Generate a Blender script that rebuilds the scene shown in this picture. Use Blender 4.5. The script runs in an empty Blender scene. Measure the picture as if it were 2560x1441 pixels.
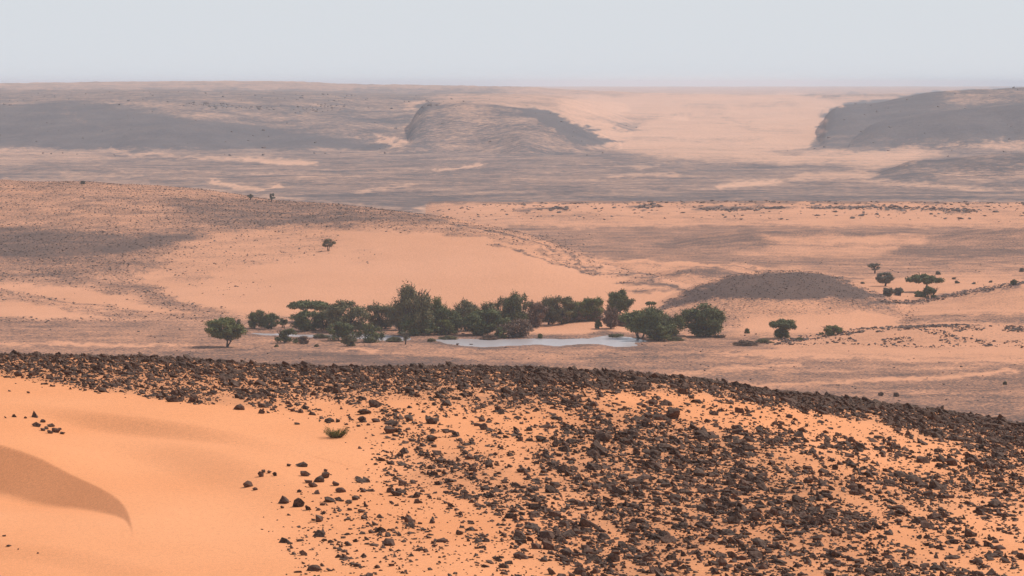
import bpy, bmesh, math, random
import numpy as np
from mathutils import Vector, Matrix, Euler

random.seed(7); rng = np.random.default_rng(7)
R = math.radians
scene = bpy.context.scene
COL = scene.collection

# ------------------------------------------------------------------ camera, sky, sun, exposure
W, H, CX, CY = 2560.0, 1441.0, 1280.0, 720.5      # size of the photograph
F = (W / 2) / math.tan(R(7.5))                    # focal length in photo pixels
HOR = 207.0                                       # eye level row
PITCH = math.atan((CY - HOR) / F)
CAMZ = 41.0                                       # camera height above the pond (z = 0)
cam_d = bpy.data.cameras.new('camera'); cam = bpy.data.objects.new('camera', cam_d); COL.objects.link(cam)
cam.location = (0, 0, CAMZ); cam.rotation_euler = (math.pi / 2 - PITCH, 0, 0)
cam_d.sensor_width = 36; cam_d.lens = 18 / math.tan(R(7.5)); cam_d.clip_start = 1; cam_d.clip_end = 60000
scene.camera = cam

SUN_EL, SUN_AZ = 51.0, 64.0                       # azimuth clockwise from +Y (view direction): from the right and beyond
world = bpy.data.worlds.new('World'); scene.world = world; world.use_nodes = True
wn = world.node_tree; wn.nodes.clear()
wo = wn.nodes.new('ShaderNodeOutputWorld'); wb = wn.nodes.new('ShaderNodeBackground')
sky = wn.nodes.new('ShaderNodeTexSky'); sky.sky_type = 'NISHITA'; sky.sun_disc = False
sky.sun_elevation = R(SUN_EL); sky.sun_rotation = R(SUN_AZ)
sky.air_density = 1.0; sky.dust_density = 1.0; sky.ozone_density = 2.0; sky.altitude = 0
wb.inputs[1].default_value = 0.1
# a milky veil of dust high in the sky, densest low down
tcw = wn.nodes.new('ShaderNodeTexCoord'); sxyz = wn.nodes.new('ShaderNodeSeparateXYZ'); wn.links.new(tcw.outputs['Generated'], sxyz.inputs[0])
mrw = wn.nodes.new('ShaderNodeMapRange'); mrw.inputs['From Min'].default_value = 0.0; mrw.inputs['From Max'].default_value = 0.6; mrw.inputs['To Min'].default_value = .95; mrw.inputs['To Max'].default_value = .25
wn.links.new(sxyz.outputs['Z'], mrw.inputs[0]); mxw = wn.nodes.new('ShaderNodeMix'); mxw.data_type = 'RGBA'; wn.links.new(mrw.outputs[0], mxw.inputs[0])
wn.links.new(sky.outputs[0], mxw.inputs[6]); mxw.inputs[7].default_value = (6.75, 7.15, 7.65, 1)
wn.links.new(mxw.outputs[2], wb.inputs[0]); wn.links.new(wb.outputs[0], wo.inputs[0])
sd = bpy.data.lights.new('sun', 'SUN'); so = bpy.data.objects.new('sun', sd); COL.objects.link(so)
sd.energy = 3.55; sd.angle = R(0.8); sd.color = (1.0, 0.93, 0.84)
sv = Vector((math.sin(R(SUN_AZ)) * math.cos(R(SUN_EL)), math.cos(R(SUN_AZ)) * math.cos(R(SUN_EL)), math.sin(R(SUN_EL))))
so.rotation_euler = sv.to_track_quat('Z', 'Y').to_euler(); so.location = (200, 200, 400)
vs = scene.view_settings; vs.view_transform = 'Standard'; vs.look = 'None'; vs.gamma = 1; vs.exposure = 0.06
scene.render.engine = 'CYCLES'
scene.cycles.volume_bounces = 1
scene.cycles.max_bounces = 6

# ------------------------------------------------------------------ numpy helpers
TAB = rng.random((512, 512))
def vnoise(x, y, seed=0):
    x = np.asarray(x, float) + seed * 17.31; y = np.asarray(y, float) + seed * 9.77
    xi = np.floor(x).astype(np.int64); yi = np.floor(y).astype(np.int64)
    fx = x - xi; fy = y - yi
    fx = fx * fx * (3 - 2 * fx); fy = fy * fy * (3 - 2 * fy)
    a = TAB[xi & 511, yi & 511]; b = TAB[(xi + 1) & 511, yi & 511]
    c = TAB[xi & 511, (yi + 1) & 511]; d = TAB[(xi + 1) & 511, (yi + 1) & 511]
    return (a * (1 - fx) + b * fx) * (1 - fy) + (c * (1 - fx) + d * fx) * fy
def fbm(x, y, seed=0, octv=4, gain=.5):
    s = 0; amp = 1; t = 0
    for k in range(octv):
        s = s + amp * vnoise(x * 2**k, y * 2**k, seed + k * 5); t += amp; amp *= gain
    return s / t - .5
def sstep(a, b, x):
    t = np.clip((x - a) / (b - a), 0, 1); return t * t * (3 - 2 * t)
def curve(u, pts):
    p = np.array(pts, float); x = np.asarray(u, float)
    # piecewise cubic (Catmull-like, monotone-safe slopes)
    xs, ys = p[:, 0], p[:, 1]; m = np.zeros(len(xs)); dl = np.diff(ys) / np.diff(xs)
    m[1:-1] = np.where(dl[1:] * dl[:-1] > 0, 2 * dl[1:] * dl[:-1] / (dl[1:] + dl[:-1] + 1e-12), 0)
    m[0], m[-1] = dl[0], dl[-1]
    xc = np.clip(x, xs[0], xs[-1]); i = np.clip(np.searchsorted(xs, xc) - 1, 0, len(xs) - 2)
    h = xs[i + 1] - xs[i]; t = (xc - xs[i]) / h
    return ((2*t**3 - 3*t**2 + 1) * ys[i] + (t**3 - 2*t**2 + t) * h * m[i] + (-2*t**3 + 3*t**2) * ys[i+1] + (t**3 - t**2) * h * m[i+1])
def zat(v, d):                                    # height of the sight line of photo row v at ground distance d
    cy = (CY - v) / F
    return CAMZ + d * (-math.sin(PITCH) + cy * math.cos(PITCH)) / (math.cos(PITCH) + cy * math.sin(PITCH))
def rowof(z, d):                                  # photo row of a point
    s = (z - CAMZ) / d
    cy = (s * math.cos(PITCH) + math.sin(PITCH)) / (math.cos(PITCH) - s * math.sin(PITCH))
    return CY - cy * F
def poly_sd(u, v, poly, su=1.0, sv_=1.0):         # signed distance (inside > 0), axes scaled
    P = np.array(poly, float) * [su, sv_]; x = u * su; y = v * sv_
    dmin = np.full(x.shape, 1e9); ins = np.zeros(x.shape, bool)
    for i in range(len(P)):
        ax, ay = P[i]; bx, by = P[(i + 1) % len(P)]
        ex, ey = bx - ax, by - ay; L = ex*ex + ey*ey + 1e-9
        t = np.clip(((x - ax) * ex + (y - ay) * ey) / L, 0, 1)
        dmin = np.minimum(dmin, np.hypot(x - ax - t * ex, y - ay - t * ey))
        c = ((ay > y) != (by > y)) & (x < ex * (y - ay) / (by - ay + 1e-12) + ax)
        ins ^= c
    return np.where(ins, dmin, -dmin)
def line_q(x, y, pts, vals, smooth=False):                      # distance, side and value along an open polyline
    P = np.array(pts, float); ii = np.arange(len(P)); tt = np.linspace(0, len(P) - 1, (len(P) - 1) * 6 + 1)
    if smooth: P = np.stack([curve(tt, list(zip(ii, P[:, 0]))), curve(tt, list(zip(ii, P[:, 1])))], -1); vals = np.interp(tt, ii, vals)
    dmin = np.full(x.shape, 1e9); side = np.zeros(x.shape); val = np.zeros(x.shape)
    if smooth:                                    # blend the value over the nearest points so that it never jumps
        wsum = 0; vsum = 0; d0 = np.min([np.hypot(x - px_, y - py_) for px_, py_ in P], axis=0)
        for (px_, py_), v_ in zip(P, vals):
            w_ = np.exp(-(np.hypot(x - px_, y - py_) - d0) / .7); wsum = wsum + w_; vsum = vsum + w_ * v_
        blend = vsum / wsum
    for i in range(len(P) - 1):
        ax, ay = P[i]; bx, by = P[i + 1]; ex, ey = bx - ax, by - ay; L = ex*ex + ey*ey
        t = np.clip(((x - ax) * ex + (y - ay) * ey) / L, 0, 1)
        d = np.hypot(x - ax - t * ex, y - ay - t * ey); cr = ex * (y - ay) - ey * (x - ax)
        m = d < dmin
        dmin = np.where(m, d, dmin); side = np.where(m, np.sign(cr), side); val = np.where(m, vals[i] * (1 - t) + vals[i + 1] * t, val)
    return dmin, side, (blend if smooth else val)

# ------------------------------------------------------------------ terrain grid: a fan of columns from the camera's foot
ud = np.arange(-130, 2691, 3.0)
k = np.arange(1, 26)
left = -130 - 12 * (1.28 ** k - 1) / .28; right = 2690 + 12 * (1.28 ** k - 1) / .28
U = np.concatenate([left[::-1], ud, right])
D = np.concatenate([np.arange(4, 78, 3.0), np.arange(78, 140, .16), np.arange(140, 430, 9.0), np.arange(430, 920, 1.25),
                    920 * (3200 / 920) ** np.linspace(0, 1, 260)[:-1], 3200 * (26000 / 3200) ** np.linspace(0, 1, 110)])
UU, DD = np.meshgrid(U, D, indexing='ij')
XX = (UU - CX) / F * DD
NC, NR = UU.shape

RIDGE = [(-900, 905), (0, 886), (150, 888), (300, 892), (600, 906), (850, 918), (1050, 916), (1250, 919), (1500, 931), (1800, 957), (2000, 986), (2300, 1024), (2560, 1059), (2700, 1078), (3400, 1200)]
def near_height(u, d):
    x = (u - CX) / F * d
    vr = curve(u, RIDGE)
    t = (d - 86) / 42.0
    f = np.where(t < 1, 1 - np.abs(1 - np.clip(t, -3, 1)) ** 1.45, 1.0)
    v = 1441 - (1441 - vr) * f
    z1 = zat(v, np.maximum(d, 60)); z = z1
    zn = zat(1441 - (1441 - vr) * (1 - (1 + 6 / 42.0) ** 1.45), 80.0)       # below the frame: climb to the viewer's dune
    z = np.where(d < 80, zn + (CAMZ - 1.8 - zn) * np.clip((80 - d) / 80, 0, 1) ** 1.15, z)
    zr = zat(vr, 128.0)
    g = np.clip((d - 128) / 300, 0, 1.3)
    gs = np.where(g < .8, g, .8 + .2 * (1 - np.exp(-(g - .8) / .2)))
    z = np.where(d > 128, zr * (1 - gs) + 0.0 * gs - 0.15 * sstep(128, 150, d), z)
    amp = sstep(60, 90, d) * (1 - sstep(135, 170, d))
    rocky = sstep(650, 1300, u)
    z = z + amp * (fbm(x / 9, d / 14, 3, 3) * .45 + rocky * fbm(x / 3.2, d / 5, 4, 3) * .22)
    return z, x
crest1 = [(-400, 1060), (-150, 1088), (0, 1112), (100, 1140), (180, 1172), (250, 1212), (300, 1250), (316, 1278), (322, 1298), (326, 1318), (330, 1350), (336, 1400), (345, 1470)]
amp1 = [1.15, 1.1, 1.04, .94,   .79, .55, .30, .10, .03, 0, 0, 0, 0]
crest2 = [(-260, 990), (-60, 1002), (60, 1012), (150, 1024), (250, 1038), (350, 1050), (450, 1064), (600, 1092), (760, 1135)]
amp2 = [0, 0, 0, .12, .34, .42, .30, .12, 0]
crest3 = [(-60, 1080), (200, 1082), (330, 1088), (420, 1108), (540, 1150), (660, 1205), (760, 1270)]
amp3 = [0, .05, .18, .30, .32, .18, 0]
crest4 = [(-100, 1365), (60, 1372), (200, 1400), (330, 1440), (420, 1480)]
amp4 = [.2, .18, .15, .1, 0]
def base_d(u, v):                                 # ground distance of a row on the undisturbed near face
    vr = float(curve(u, RIDGE)); f = (1441 - v) / (1441 - vr)
    return 86 + 42 * (1 - max(1 - f, 0) ** (1 / 1.45)) if f < 1 else 128
def dune_forms(z, x, d):
    for cr, am, w_k, rec, soft in ((crest1, amp1, 1.6, 7.0, 0), (crest2, amp2, 2.6, 3.5, .22), (crest3, amp3, 5.0, 4.5, .45), (crest4, amp4, 4.0, 5, .4)):
        P = []
        for (u_, v_) in cr:
            dd_ = base_d(u_, v_); P.append(((u_ - CX) / F * dd_, dd_))
        q, s, A = line_q(x, d, P, am, True)
        q = np.where(s < 0, q, -q)                # positive on the near/left side
        w = w_k * np.maximum(A, .02)
        if soft: ramp = sstep(-soft * 2.2, w.max() * .9, q)
        else:
            t = np.clip(q / w, 0, 1.25); ramp = np.where(t < .85, t, .85 + .15 * (1 - np.exp(-(t - .85) / .15)))
        recov = np.exp(-(np.maximum(q - w, 0) / rec) ** 2)
        z = z - A * ramp * recov
        if not soft: z = z + .10 * np.exp(-(np.minimum(q, 0) / 1.6) ** 2) * np.clip(A, 0, 1) * (q < 0) - 0 + .10 * np.clip(A, 0, 1) * (q >= 0) * recov
    return z

# hills: crest rows (u, v), crest distance (u, d), front run, back run, exponent of the front slope, name
HILLS = [
 ('sandy_hill', [(-1500, 500), (-200, 452), (0, 453), (100, 457), (200, 455), (300, 462), (450, 472), (600, 490), (700, 503), (850, 515), (960, 527), (1100, 546), (1240, 573), (1320, 592), (1400, 622), (1480, 655), (1560, 682), (1640, 702), (1760, 745), (1860, 800)],
   [(-1500, 1100), (0, 1040), (600, 985), (1000, 900), (1400, 815), (1560, 775), (1760, 725), (1860, 700)],
   [(-1500, 350), (0, 350), (600, 320), (1000, 225), (1400, 140), (1560, 95), (1760, 50), (1860, 30)], [(0, 260), (1400, 120), (1860, 40)], 1.0),
 ('gravel_hill', [(1540, 850), (1590, 783), (1680, 747), (1760, 714), (1850, 689), (1950, 680), (2040, 685), (2120, 707), (2180, 733), (2240, 757), (2300, 785), (2340, 850)],
   [(1500, 706), (2400, 706)], [(1560, 30), (1950, 58), (2300, 45)], [(1500, 60), (2400, 60)], 1.0),
 ('low_ridge', [(1380, 690), (1470, 662), (1560, 653), (1700, 659), (1850, 667), (2000, 690), (2100, 730)], [(1400, 850), (2100, 850)], [(1400, 45), (2100, 45)], [(1400, 60), (2100, 60)], 1.0),
 ('low_ridge', [(1600, 715), (1640, 692), (1710, 675), (1780, 672), (1850, 686), (1930, 702), (1990, 730)], [(1600, 803), (1990, 803)], [(1600, 40), (1990, 40)], [(1600, 40), (1990, 40)], 1.0),
 ('low_ridge', [(2160, 800), (2250, 760), (2350, 747), (2450, 726), (2560, 704), (2700, 694), (3200, 690)], [(2100, 732), (3200, 732)], [(2100, 40), (3200, 60)], [(2100, 22), (3200, 40)], 1.0),
 ('low_ridge', [(2150, 840), (2230, 808), (2310, 787), (2400, 783), (2560, 783), (2700, 782), (3300, 800)], [(2100, 672), (3300, 672)], [(2100, 30), (3300, 30)], [(2100, 25), (3300, 25)], 1.0),
 ('rocky_bank', [(1900, 885), (1960, 852), (2050, 838), (2150, 826), (2250, 818), (2400, 815), (2560, 821), (2700, 826), (3200, 850)], [(1900, 630), (3200, 632)], [(1900, 22), (3200, 30)], [(1900, 12), (3200, 14)], 1.2),
 ('sand_bank', [(1290, 860), (1320, 829), (1350, 816), (1400, 808), (1460, 801), (1520, 803), (1570, 812), (1610, 840)], [(1290, 655), (1600, 657)], [(1290, 17), (1600, 18)], [(1290, 14), (1600, 14)], .9),
 ('terrace', [(900, 600), (1060, 538), (1200, 516), (1350, 511), (1800, 508), (2200, 510), (2560, 515), (2800, 518), (4200, 520)], [(1000, 1205), (4200, 1205)], [(1000, 105), (4200, 115)], [(1000, 150), (4200, 150)], 1.1),
 ('low_ridge', [(1500, 660), (1700, 601), (1800, 588), (1900, 578), (2100, 582), (2350, 584), (2450, 575), (2560, 568), (2800, 560), (4000, 560)], [(1500, 1005), (4000, 1005)], [(1500, 90), (4000, 90)], [(1500, 80), (4000, 80)], 1.0),
 ('far_low_hill', [(2110, 470), (2160, 449), (2230, 421), (2290, 400), (2340, 401), (2380, 397), (2450, 388), (2560, 383), (2800, 372), (4000, 400)], [(2100, 1740), (4000, 1740)], [(2100, 110), (4000, 150)], [(2100, 120), (4000, 150)], 1.0),
 ('mesa', [(1985, 400), (2040, 345), (2055, 318), (2064, 292), (2090, 270), (2130, 262), (2160, 262), (2250, 246), (2330, 232), (2440, 225), (2560, 220), (2900, 214), (4200, 214)], [(1980, 2850), (4200, 2900)], [(1980, 420), (4200, 480)], [(1980, 400), (4200, 600)], 1.3),
 ('mesa', [(2120, 350), (2200, 305), (2300, 285), (2450, 268), (2560, 257), (2800, 245), (4200, 240)], [(2100, 2560), (4200, 2560)], [(2100, 230), (4200, 230)], [(2100, 200), (4200, 200)], 1.0),
 ('far_knoll', [(985, 400), (1006, 374), (1016, 335), (1040, 283), (1072, 257), (1150, 254), (1300, 269), (1400, 289), (1480, 325), (1542, 357), (1580, 385)], [(1000, 2560), (1560, 2480)], [(1000, 250), (1300, 280), (1560, 150)], [(1000, 220), (1560, 200)], 1.1),
 ('plateau_scarp', [(-3000, 262), (0, 258), (200, 252), (400, 248), (700, 249), (1000, 258), (1200, 250), (1380, 256), (1500, 285), (1640, 330), (1760, 360)], [(-3000, 2900), (0, 2760), (1000, 2850), (1600, 3100)], [(-3000, 420), (0, 400), (600, 460), (1000, 520), (1600, 420)], [(-3000, 5000), (1600, 1500)], 1.15),
 ('far_knoll', [(1420, 330), (1500, 291), (1560, 283), (1650, 284), (1760, 300), (1900, 322), (1980, 345)], [(1420, 3350), (1980, 3350)], [(1420, 200), (1980, 200)], [(1420, 300), (1980, 300)], 1.0),
 ('plateau', [(-3000, 212), (0, 209), (120, 208), (240, 206), (560, 204), (760, 206), (850, 210), (1100, 214), (1280, 217), (1500, 229), (1700, 236), (1900, 240), (2300, 236)], [(-3000, 5200), (2300, 5000)], [(-3000, 2000), (2300, 1500)], [(-3000, 3000), (2300, 600)], 1.0),
]
crest5 = [(352, 1318), (372, 1345), (415, 1380), (470, 1415), (560, 1480)]
amp5 = [0, .05, .14, .20, .2]
base_tab = [(400, 0), (2300, 0), (2700, 2.4), (3200, 9.5), (3900, 18), (4600, 24.4), (5400, 22.5), (6500, 24.5), (9000, 27.5), (12500, 28.5), (16000, 18), (26000, -20)]

pond = [(612, 833), (640, 831), (700, 833), (760, 836), (850, 837), (900, 834), (950, 836), (1005, 841), (1030, 848), (1070, 851.5), (1110, 848), (1180, 847), (1250, 849), (1330, 845), (1400, 847), (1470, 846), (1515, 837), (1560, 842), (1600, 848), (1625, 853), (1585, 857), (1600, 866),
        (1540, 868), (1500, 862), (1450, 861), (1400, 866), (1340, 863), (1270, 866), (1200, 869), (1160, 865), (1120, 861), (1085, 854), (1040, 851.5), (1000, 854), (960, 853), (900, 848), (830, 844), (750, 843.5), (690, 841), (640, 838)]

zb = curve(DD, base_tab)
undul = fbm(XX / 55, DD / 90, 11, 4) * 1.5 * sstep(400, 620, DD) * (1 + 1.2 * sstep(900, 2200, DD)) + fbm(XX / 16, DD / 40, 12, 3) * .35 * sstep(420, 500, DD)
NEARM = DD < 430
vplane = rowof(0.0, np.maximum(DD, 100))
psd = np.full(DD.shape, -60.0)
m = (DD > 560) & (DD < 700) & (UU > 500) & (UU < 1750)
psd[m] = poly_sd(UU[m], vplane[m], pond, .35, 1.0)
psd = psd - .8 + (fbm(XX / 2.2, DD / 5, 91, 3) * 4.0 + fbm(XX / 9, DD / 12, 92, 2) * 3.0) * (psd > -40)
calm = sstep(-45, -8, psd)                        # flat shore round the pond
shore = np.where(psd > 0, -.25 * np.clip(psd / 3, 0, 1), .12 * np.clip(-psd / 6, 0, 1))
zplain = (zb + undul) * (1 - calm) + shore * calm
zplain = zplain + fbm(XX / 170, DD / 330, 15, 3) * 9 * sstep(2700, 3500, DD) * (1 - sstep(5200, 7000, DD))
hsum = np.zeros(DD.shape); which = np.full(DD.shape, -1); best = np.zeros(DD.shape)
for i, (nm, cr, dc, rf, rb, ex) in enumerate(HILLS):
    u0, u1 = cr[0][0], cr[-1][0]
    cols = (U > u0) & (U < u1)
    if not cols.any(): continue
    uu = U[cols]; vc = curve(uu, cr); Dc = curve(uu, dc); Rf = curve(uu, rf); Rb = curve(uu, rb)
    zc = zat(vc, Dc)
    d = DD[cols]; t = np.where(d < Dc[:, None], (Dc[:, None] - d) / Rf[:, None], (d - Dc[:, None]) / Rb[:, None])
    if nm in ('mesa', 'plateau_scarp', 'far_knoll'):     # gullied faces
        n = fbm(XX[cols] / 60, d / 500, 30 + i, 3); t = np.where(d < Dc[:, None], t * (1 + n * .9 * (t > 0)), t)
    t = np.clip(t, 0, 1)
    if ex > 1.05: s = 1 - t ** ex; s = s * s * (3 - 2 * s) * .45 + s * .55
    else: s = .5 + .5 * np.cos(np.pi * t)
    hh = (zc - curve(Dc, base_tab))[:, None] * s
    hh = np.maximum(hh, 0) - 0.001
    hh0 = hsum[cols]; kk = .25 + .0006 * d
    mx = .5 * (hh0 + hh + np.sqrt((hh0 - hh) ** 2 + kk * kk)) - .5 * kk * np.exp(-(np.abs(hh0 - hh)) / kk)
    hsum[cols] = np.where((hh > .02) & (hh0 > .02), np.maximum(mx - .0, np.maximum(hh0, hh)), np.maximum(hh0, hh))
    w = which[cols]; b = best[cols]; sel = (hh > b) & (hh > .12 * np.maximum((zc - curve(Dc, base_tab))[:, None], .5)); w[sel] = i; b[sel] = hh[sel]; which[cols] = w; best[cols] = b
damp = 1 / (1 + hsum * .35)
ZZ = zplain * damp + curve(DD, base_tab) * (1 - damp) * (1 - calm) + hsum
ZZ = ZZ + hsum / (hsum + 3) * (fbm(XX / 14, DD / 22, 21, 4) * .5 * (1 + DD / 900))
wet = (XX > -50) & (XX < 28) & (DD > 584) & (DD < 668)
ZZ = np.where(wet & (psd < 0), np.maximum(ZZ, .03 + .10 * np.clip(-psd / 8, 0, 1)), ZZ)
zn_, _ = near_height(UU[:, D < 445], DD[:, D < 445]); zn_ = dune_forms(zn_, XX[:, D < 445], DD[:, D < 445])
bl = sstep(395, 440, DD[:, D < 445])
ZZ[:, D < 445] = zn_ * (1 - bl) + ZZ[:, D < 445] * bl
VV = rowof(ZZ, np.maximum(DD, 1.0))

# photo pixel -> point on the terrain
def surf(u, v, dmin=400, dmax=24000):
    c = np.interp(u, U, np.arange(NC)); c0 = int(c); f = c - c0
    sel = (D >= dmin) & (D <= dmax)
    col = VV[c0][sel] * (1 - f) + VV[min(c0 + 1, NC - 1)][sel] * f; ds = D[sel]; zz = ZZ[c0][sel] * (1 - f) + ZZ[min(c0 + 1, NC - 1)][sel] * f
    run = np.minimum.accumulate(col); i = int(np.argmax(run <= v))
    if run[-1] > v: i = len(ds) - 1
    if i == 0: return Vector(((u - CX) / F * ds[0], ds[0], zz[0]))
    t = (col[i - 1] - v) / max(col[i - 1] - col[i], 1e-6); t = min(max(t, 0), 1)
    d = ds[i - 1] + (ds[i] - ds[i - 1]) * t; z = zz[i - 1] + (zz[i] - zz[i - 1]) * t
    return Vector(((u - CX) / F * d, d, z))
def height_at(u, d):                              # vectorised bilinear lookup
    c = np.interp(u, U, np.arange(NC)); r = np.interp(d, D, np.arange(NR))
    c0 = np.clip(c.astype(int), 0, NC - 2); r0 = np.clip(r.astype(int), 0, NR - 2); fc = c - c0; fr = r - r0
    return (ZZ[c0, r0] * (1 - fc) + ZZ[c0 + 1, r0] * fc) * (1 - fr) + (ZZ[c0, r0 + 1] * (1 - fc) + ZZ[c0 + 1, r0 + 1] * fc) * fr

# ------------------------------------------------------------------ dark gravel on the sand, plus a little painted shade and a darker band (0 sand .. 1 gravel)
wob = lambda s, a: fbm(UU / 60, VV / 14, s, 4) * a
Ud = UU + wob(41, 90) + fbm(UU / 13, VV / 4, 45, 3) * 34; Vd = VV + wob(43, 16) + fbm(UU / 16, VV / 4, 46, 3) * 11
G = np.full(DD.shape, .35)
def band(v0, v1, val, f=6, u0=None, u1=None, fu=60):
    global G
    w = sstep(v0 - f, v0 + f, Vd) * (1 - sstep(v1 - f, v1 + f, Vd))
    if u0 is not None: w = w * sstep(u0 - fu, u0 + fu, Ud) * (1 - sstep(u1 - fu, u1 + fu, Ud))
    G = G * (1 - w) + val * w
def area(poly, val, f=8, asp=.3):
    global G
    P = np.array(poly); mm = (Ud > P[:, 0].min() - f / asp - 5) & (Ud < P[:, 0].max() + f / asp + 5) & (Vd > P[:, 1].min() - f - 5) & (Vd < P[:, 1].max() + f + 5) & (DD > 400)
    sd_ = poly_sd(Ud[mm], Vd[mm], poly, asp, 1.0); w = sstep(-f, f, sd_); G[mm] = G[mm] * (1 - w) + val * w
def streak(pts, val, wd=5, asp=.5):
    global G
    P = np.array(pts, float); mm = (Ud > P[:, 0].min() - 40) & (Ud < P[:, 0].max() + 40) & (Vd > P[:, 1].min() - 25) & (Vd < P[:, 1].max() + 25) & (DD > 400)
    q, s, a = line_q(Ud[mm] * asp, Vd[mm], P * [asp, 1], [1] * len(P)); w = np.exp(-(q / wd) ** 2); G[mm] = G[mm] * (1 - w) + val * w
FAR = -3000
band(150, 240, .40); band(205, 222, .50, 4, FAR, 1300); band(222, 256, .70, 4, FAR, 1250)
band(238, 262, .42, 4, 1100, 1600)
area([(1380, 246), (1700, 236), (2060, 240), (2110, 262), (2060, 300), (2050, 340), (2010, 384), (1900, 392), (1560, 378), (1500, 330), (1440, 290)], .14, 8); streak([(1700, 262), (1850, 268), (1980, 262)], .34, 6); streak([(1580, 345), (1750, 352), (1900, 350)], .30, 5); streak([(1820, 315), (1960, 330)], .28, 7)
band(256, 385, .62, 5, FAR, 1010, 20)
area([(430, 262), (700, 256), (1000, 262), (1040, 290), (1000, 350), (900, 345), (700, 325), (560, 295)], .70, 10)
area([(500, 258), (640, 256), (700, 275), (640, 288), (560, 275)], .75, 5); area([(700, 270), (770, 268), (780, 285), (720, 290)], .8, 4); area([(790, 258), (900, 258), (880, 270), (800, 268)], .65, 5)
area([(-3000, 258), (0, 258), (200, 256), (330, 264), (450, 292), (600, 305), (740, 335), (900, 350), (1010, 378), (1010, 392), (700, 384), (400, 384), (200, 374), (0, 368), (-3000, 368)], .97, 13)
streak([(150, 268), (200, 300), (260, 330)], .82, 7)
area([(940, 338), (1000, 348), (1006, 376), (980, 368)], .08, 4)
area([(1012, 372), (1020, 330), (1042, 283), (1075, 258), (1150, 256), (1300, 270), (1400, 290), (1480, 325), (1540, 356), (1450, 372), (1100, 385)], .63, 5)
area([(1062, 262), (1080, 256), (1140, 262), (1145, 272), (1090, 276), (1045, 290)], .85, 4)  # small shade at the knoll's upper left, painted into the ground tone
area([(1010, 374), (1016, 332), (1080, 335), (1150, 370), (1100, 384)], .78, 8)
area([(1262, 268), (1330, 270), (1400, 286), (1470, 316), (1545, 356), (1492, 364), (1440, 350), (1370, 312)], 1.0, 4)
area([(1470, 292), (1560, 282), (1660, 286), (1640, 296), (1600, 325), (1540, 325)], .35, 7); area([(1535, 310), (1590, 305), (1590, 325), (1545, 328)], .6, 4)
streak([(1740, 293), (1800, 290), (1880, 308)], .35, 4); streak([(1670, 288), (1720, 288)], .45, 4); streak([(2030, 238), (2120, 236), (2250, 236)], .6, 3)
area([(2048, 345), (2060, 300), (2088, 268), (2130, 258), (2160, 258), (2250, 244), (2330, 228), (2560, 214), (4000, 210), (4000, 350), (2560, 350), (2420, 362), (2250, 368), (2130, 380), (2000, 388)], .80, 4)
area([(2052, 338), (2062, 298), (2088, 268), (2130, 258), (2160, 258), (2250, 244), (2330, 230), (2350, 250), (2320, 275), (2400, 276), (2560, 258), (4000, 250), (4000, 345), (2560, 342), (2400, 346), (2250, 340), (2130, 332)], 1.0, 5)
area([(2340, 236), (2440, 230), (2560, 226), (4000, 220), (4000, 248), (2560, 250), (2420, 262)], .68, 6)
band(372, 512, .66, 7)
area([(-3000, 372), (300, 372), (250, 410), (-3000, 415)], .52, 8)
area([(1540, 366), (1760, 358), (2010, 384), (2300, 372), (2340, 384), (2200, 420), (2100, 412), (1800, 400), (1600, 390)], .24, 12)
streak([(270, 370), (330, 384), (430, 392), (600, 396), (760, 402)], .38, 4); streak([(620, 402), (780, 410)], .15, 5)
streak([(540, 455), (600, 468), (650, 472), (700, 462)], .2, 4); streak([(1080, 428), (1140, 420), (1200, 408)], .2, 4); streak([(900, 480), (1040, 462)], .4, 4)
streak([(1790, 470), (1850, 462), (1960, 455)], .2, 7); streak([(1520, 440), (1700, 436)], .4, 4); streak([(1600, 420), (1640, 416)], .3, 4)
area([(2000, 436), (2170, 424), (2190, 436), (2130, 448), (1980, 450)], .35, 6); streak([(2150, 450), (2400, 470), (2560, 480)], .42, 5)
area([(2160, 449), (2230, 421), (2290, 400), (2380, 397), (2560, 383), (4000, 380), (4000, 450), (2400, 462)], .80, 4); area([(2330, 435), (2700, 425), (2700, 452), (2350, 455)], .55, 8)
for (a, b, c_) in ((300, 430, 500), (1250, 450, 260), (1450, 410, 200), (750, 440, 150), (1900, 488, 300), (2300, 496, 260), (150, 440, 200)): streak([(a, b), (a + c_, b + 4)], .5, 3)
band(478, 508, .72, 7, 1250, 2700); area([(700, 492), (1000, 480), (1150, 500), (1080, 530), (900, 522)], .76, 8)
band(509, 572, .20, 3, 1060, 4500, 40); band(566, 603, .62, 7, 1180, 4500); 
streak([(1580, 519), (1640, 516)], .95, 3, .3); streak([(1300, 524), (1420, 522)], .8, 3, .3); streak([(1750, 524), (1960, 520)], .8, 3, .3); streak([(2030, 522), (2180, 518), (2280, 524)], .95, 2.5, .3); streak([(2320, 522), (2420, 530)], .85, 2.5, .3); streak([(1300, 540), (1500, 545)], .4, 8, .3)
band(600, 660, .60, 7, 1300, 4500); area([(1640, 602), (1900, 578), (1960, 590), (1850, 610), (1640, 625)], .75, 5); streak([(1850, 579), (2100, 583), (2350, 585), (2560, 570), (2700, 565)], .8, 3)
area([(2350, 585), (2560, 570), (4000, 570), (4000, 600), (2500, 612)], .7, 6); area([(1900, 592), (2300, 592), (2300, 612), (1950, 610)], .22, 7); area([(2160, 628), (2400, 612), (2560, 625), (4000, 640), (4000, 650), (2300, 642)], .82, 7)
area([(1920, 612), (2250, 618), (2200, 640), (1850, 640)], .3, 8); area([(1480, 640), (1700, 636), (2560, 656), (2560, 672), (1800, 662)], .58, 5)
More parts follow.
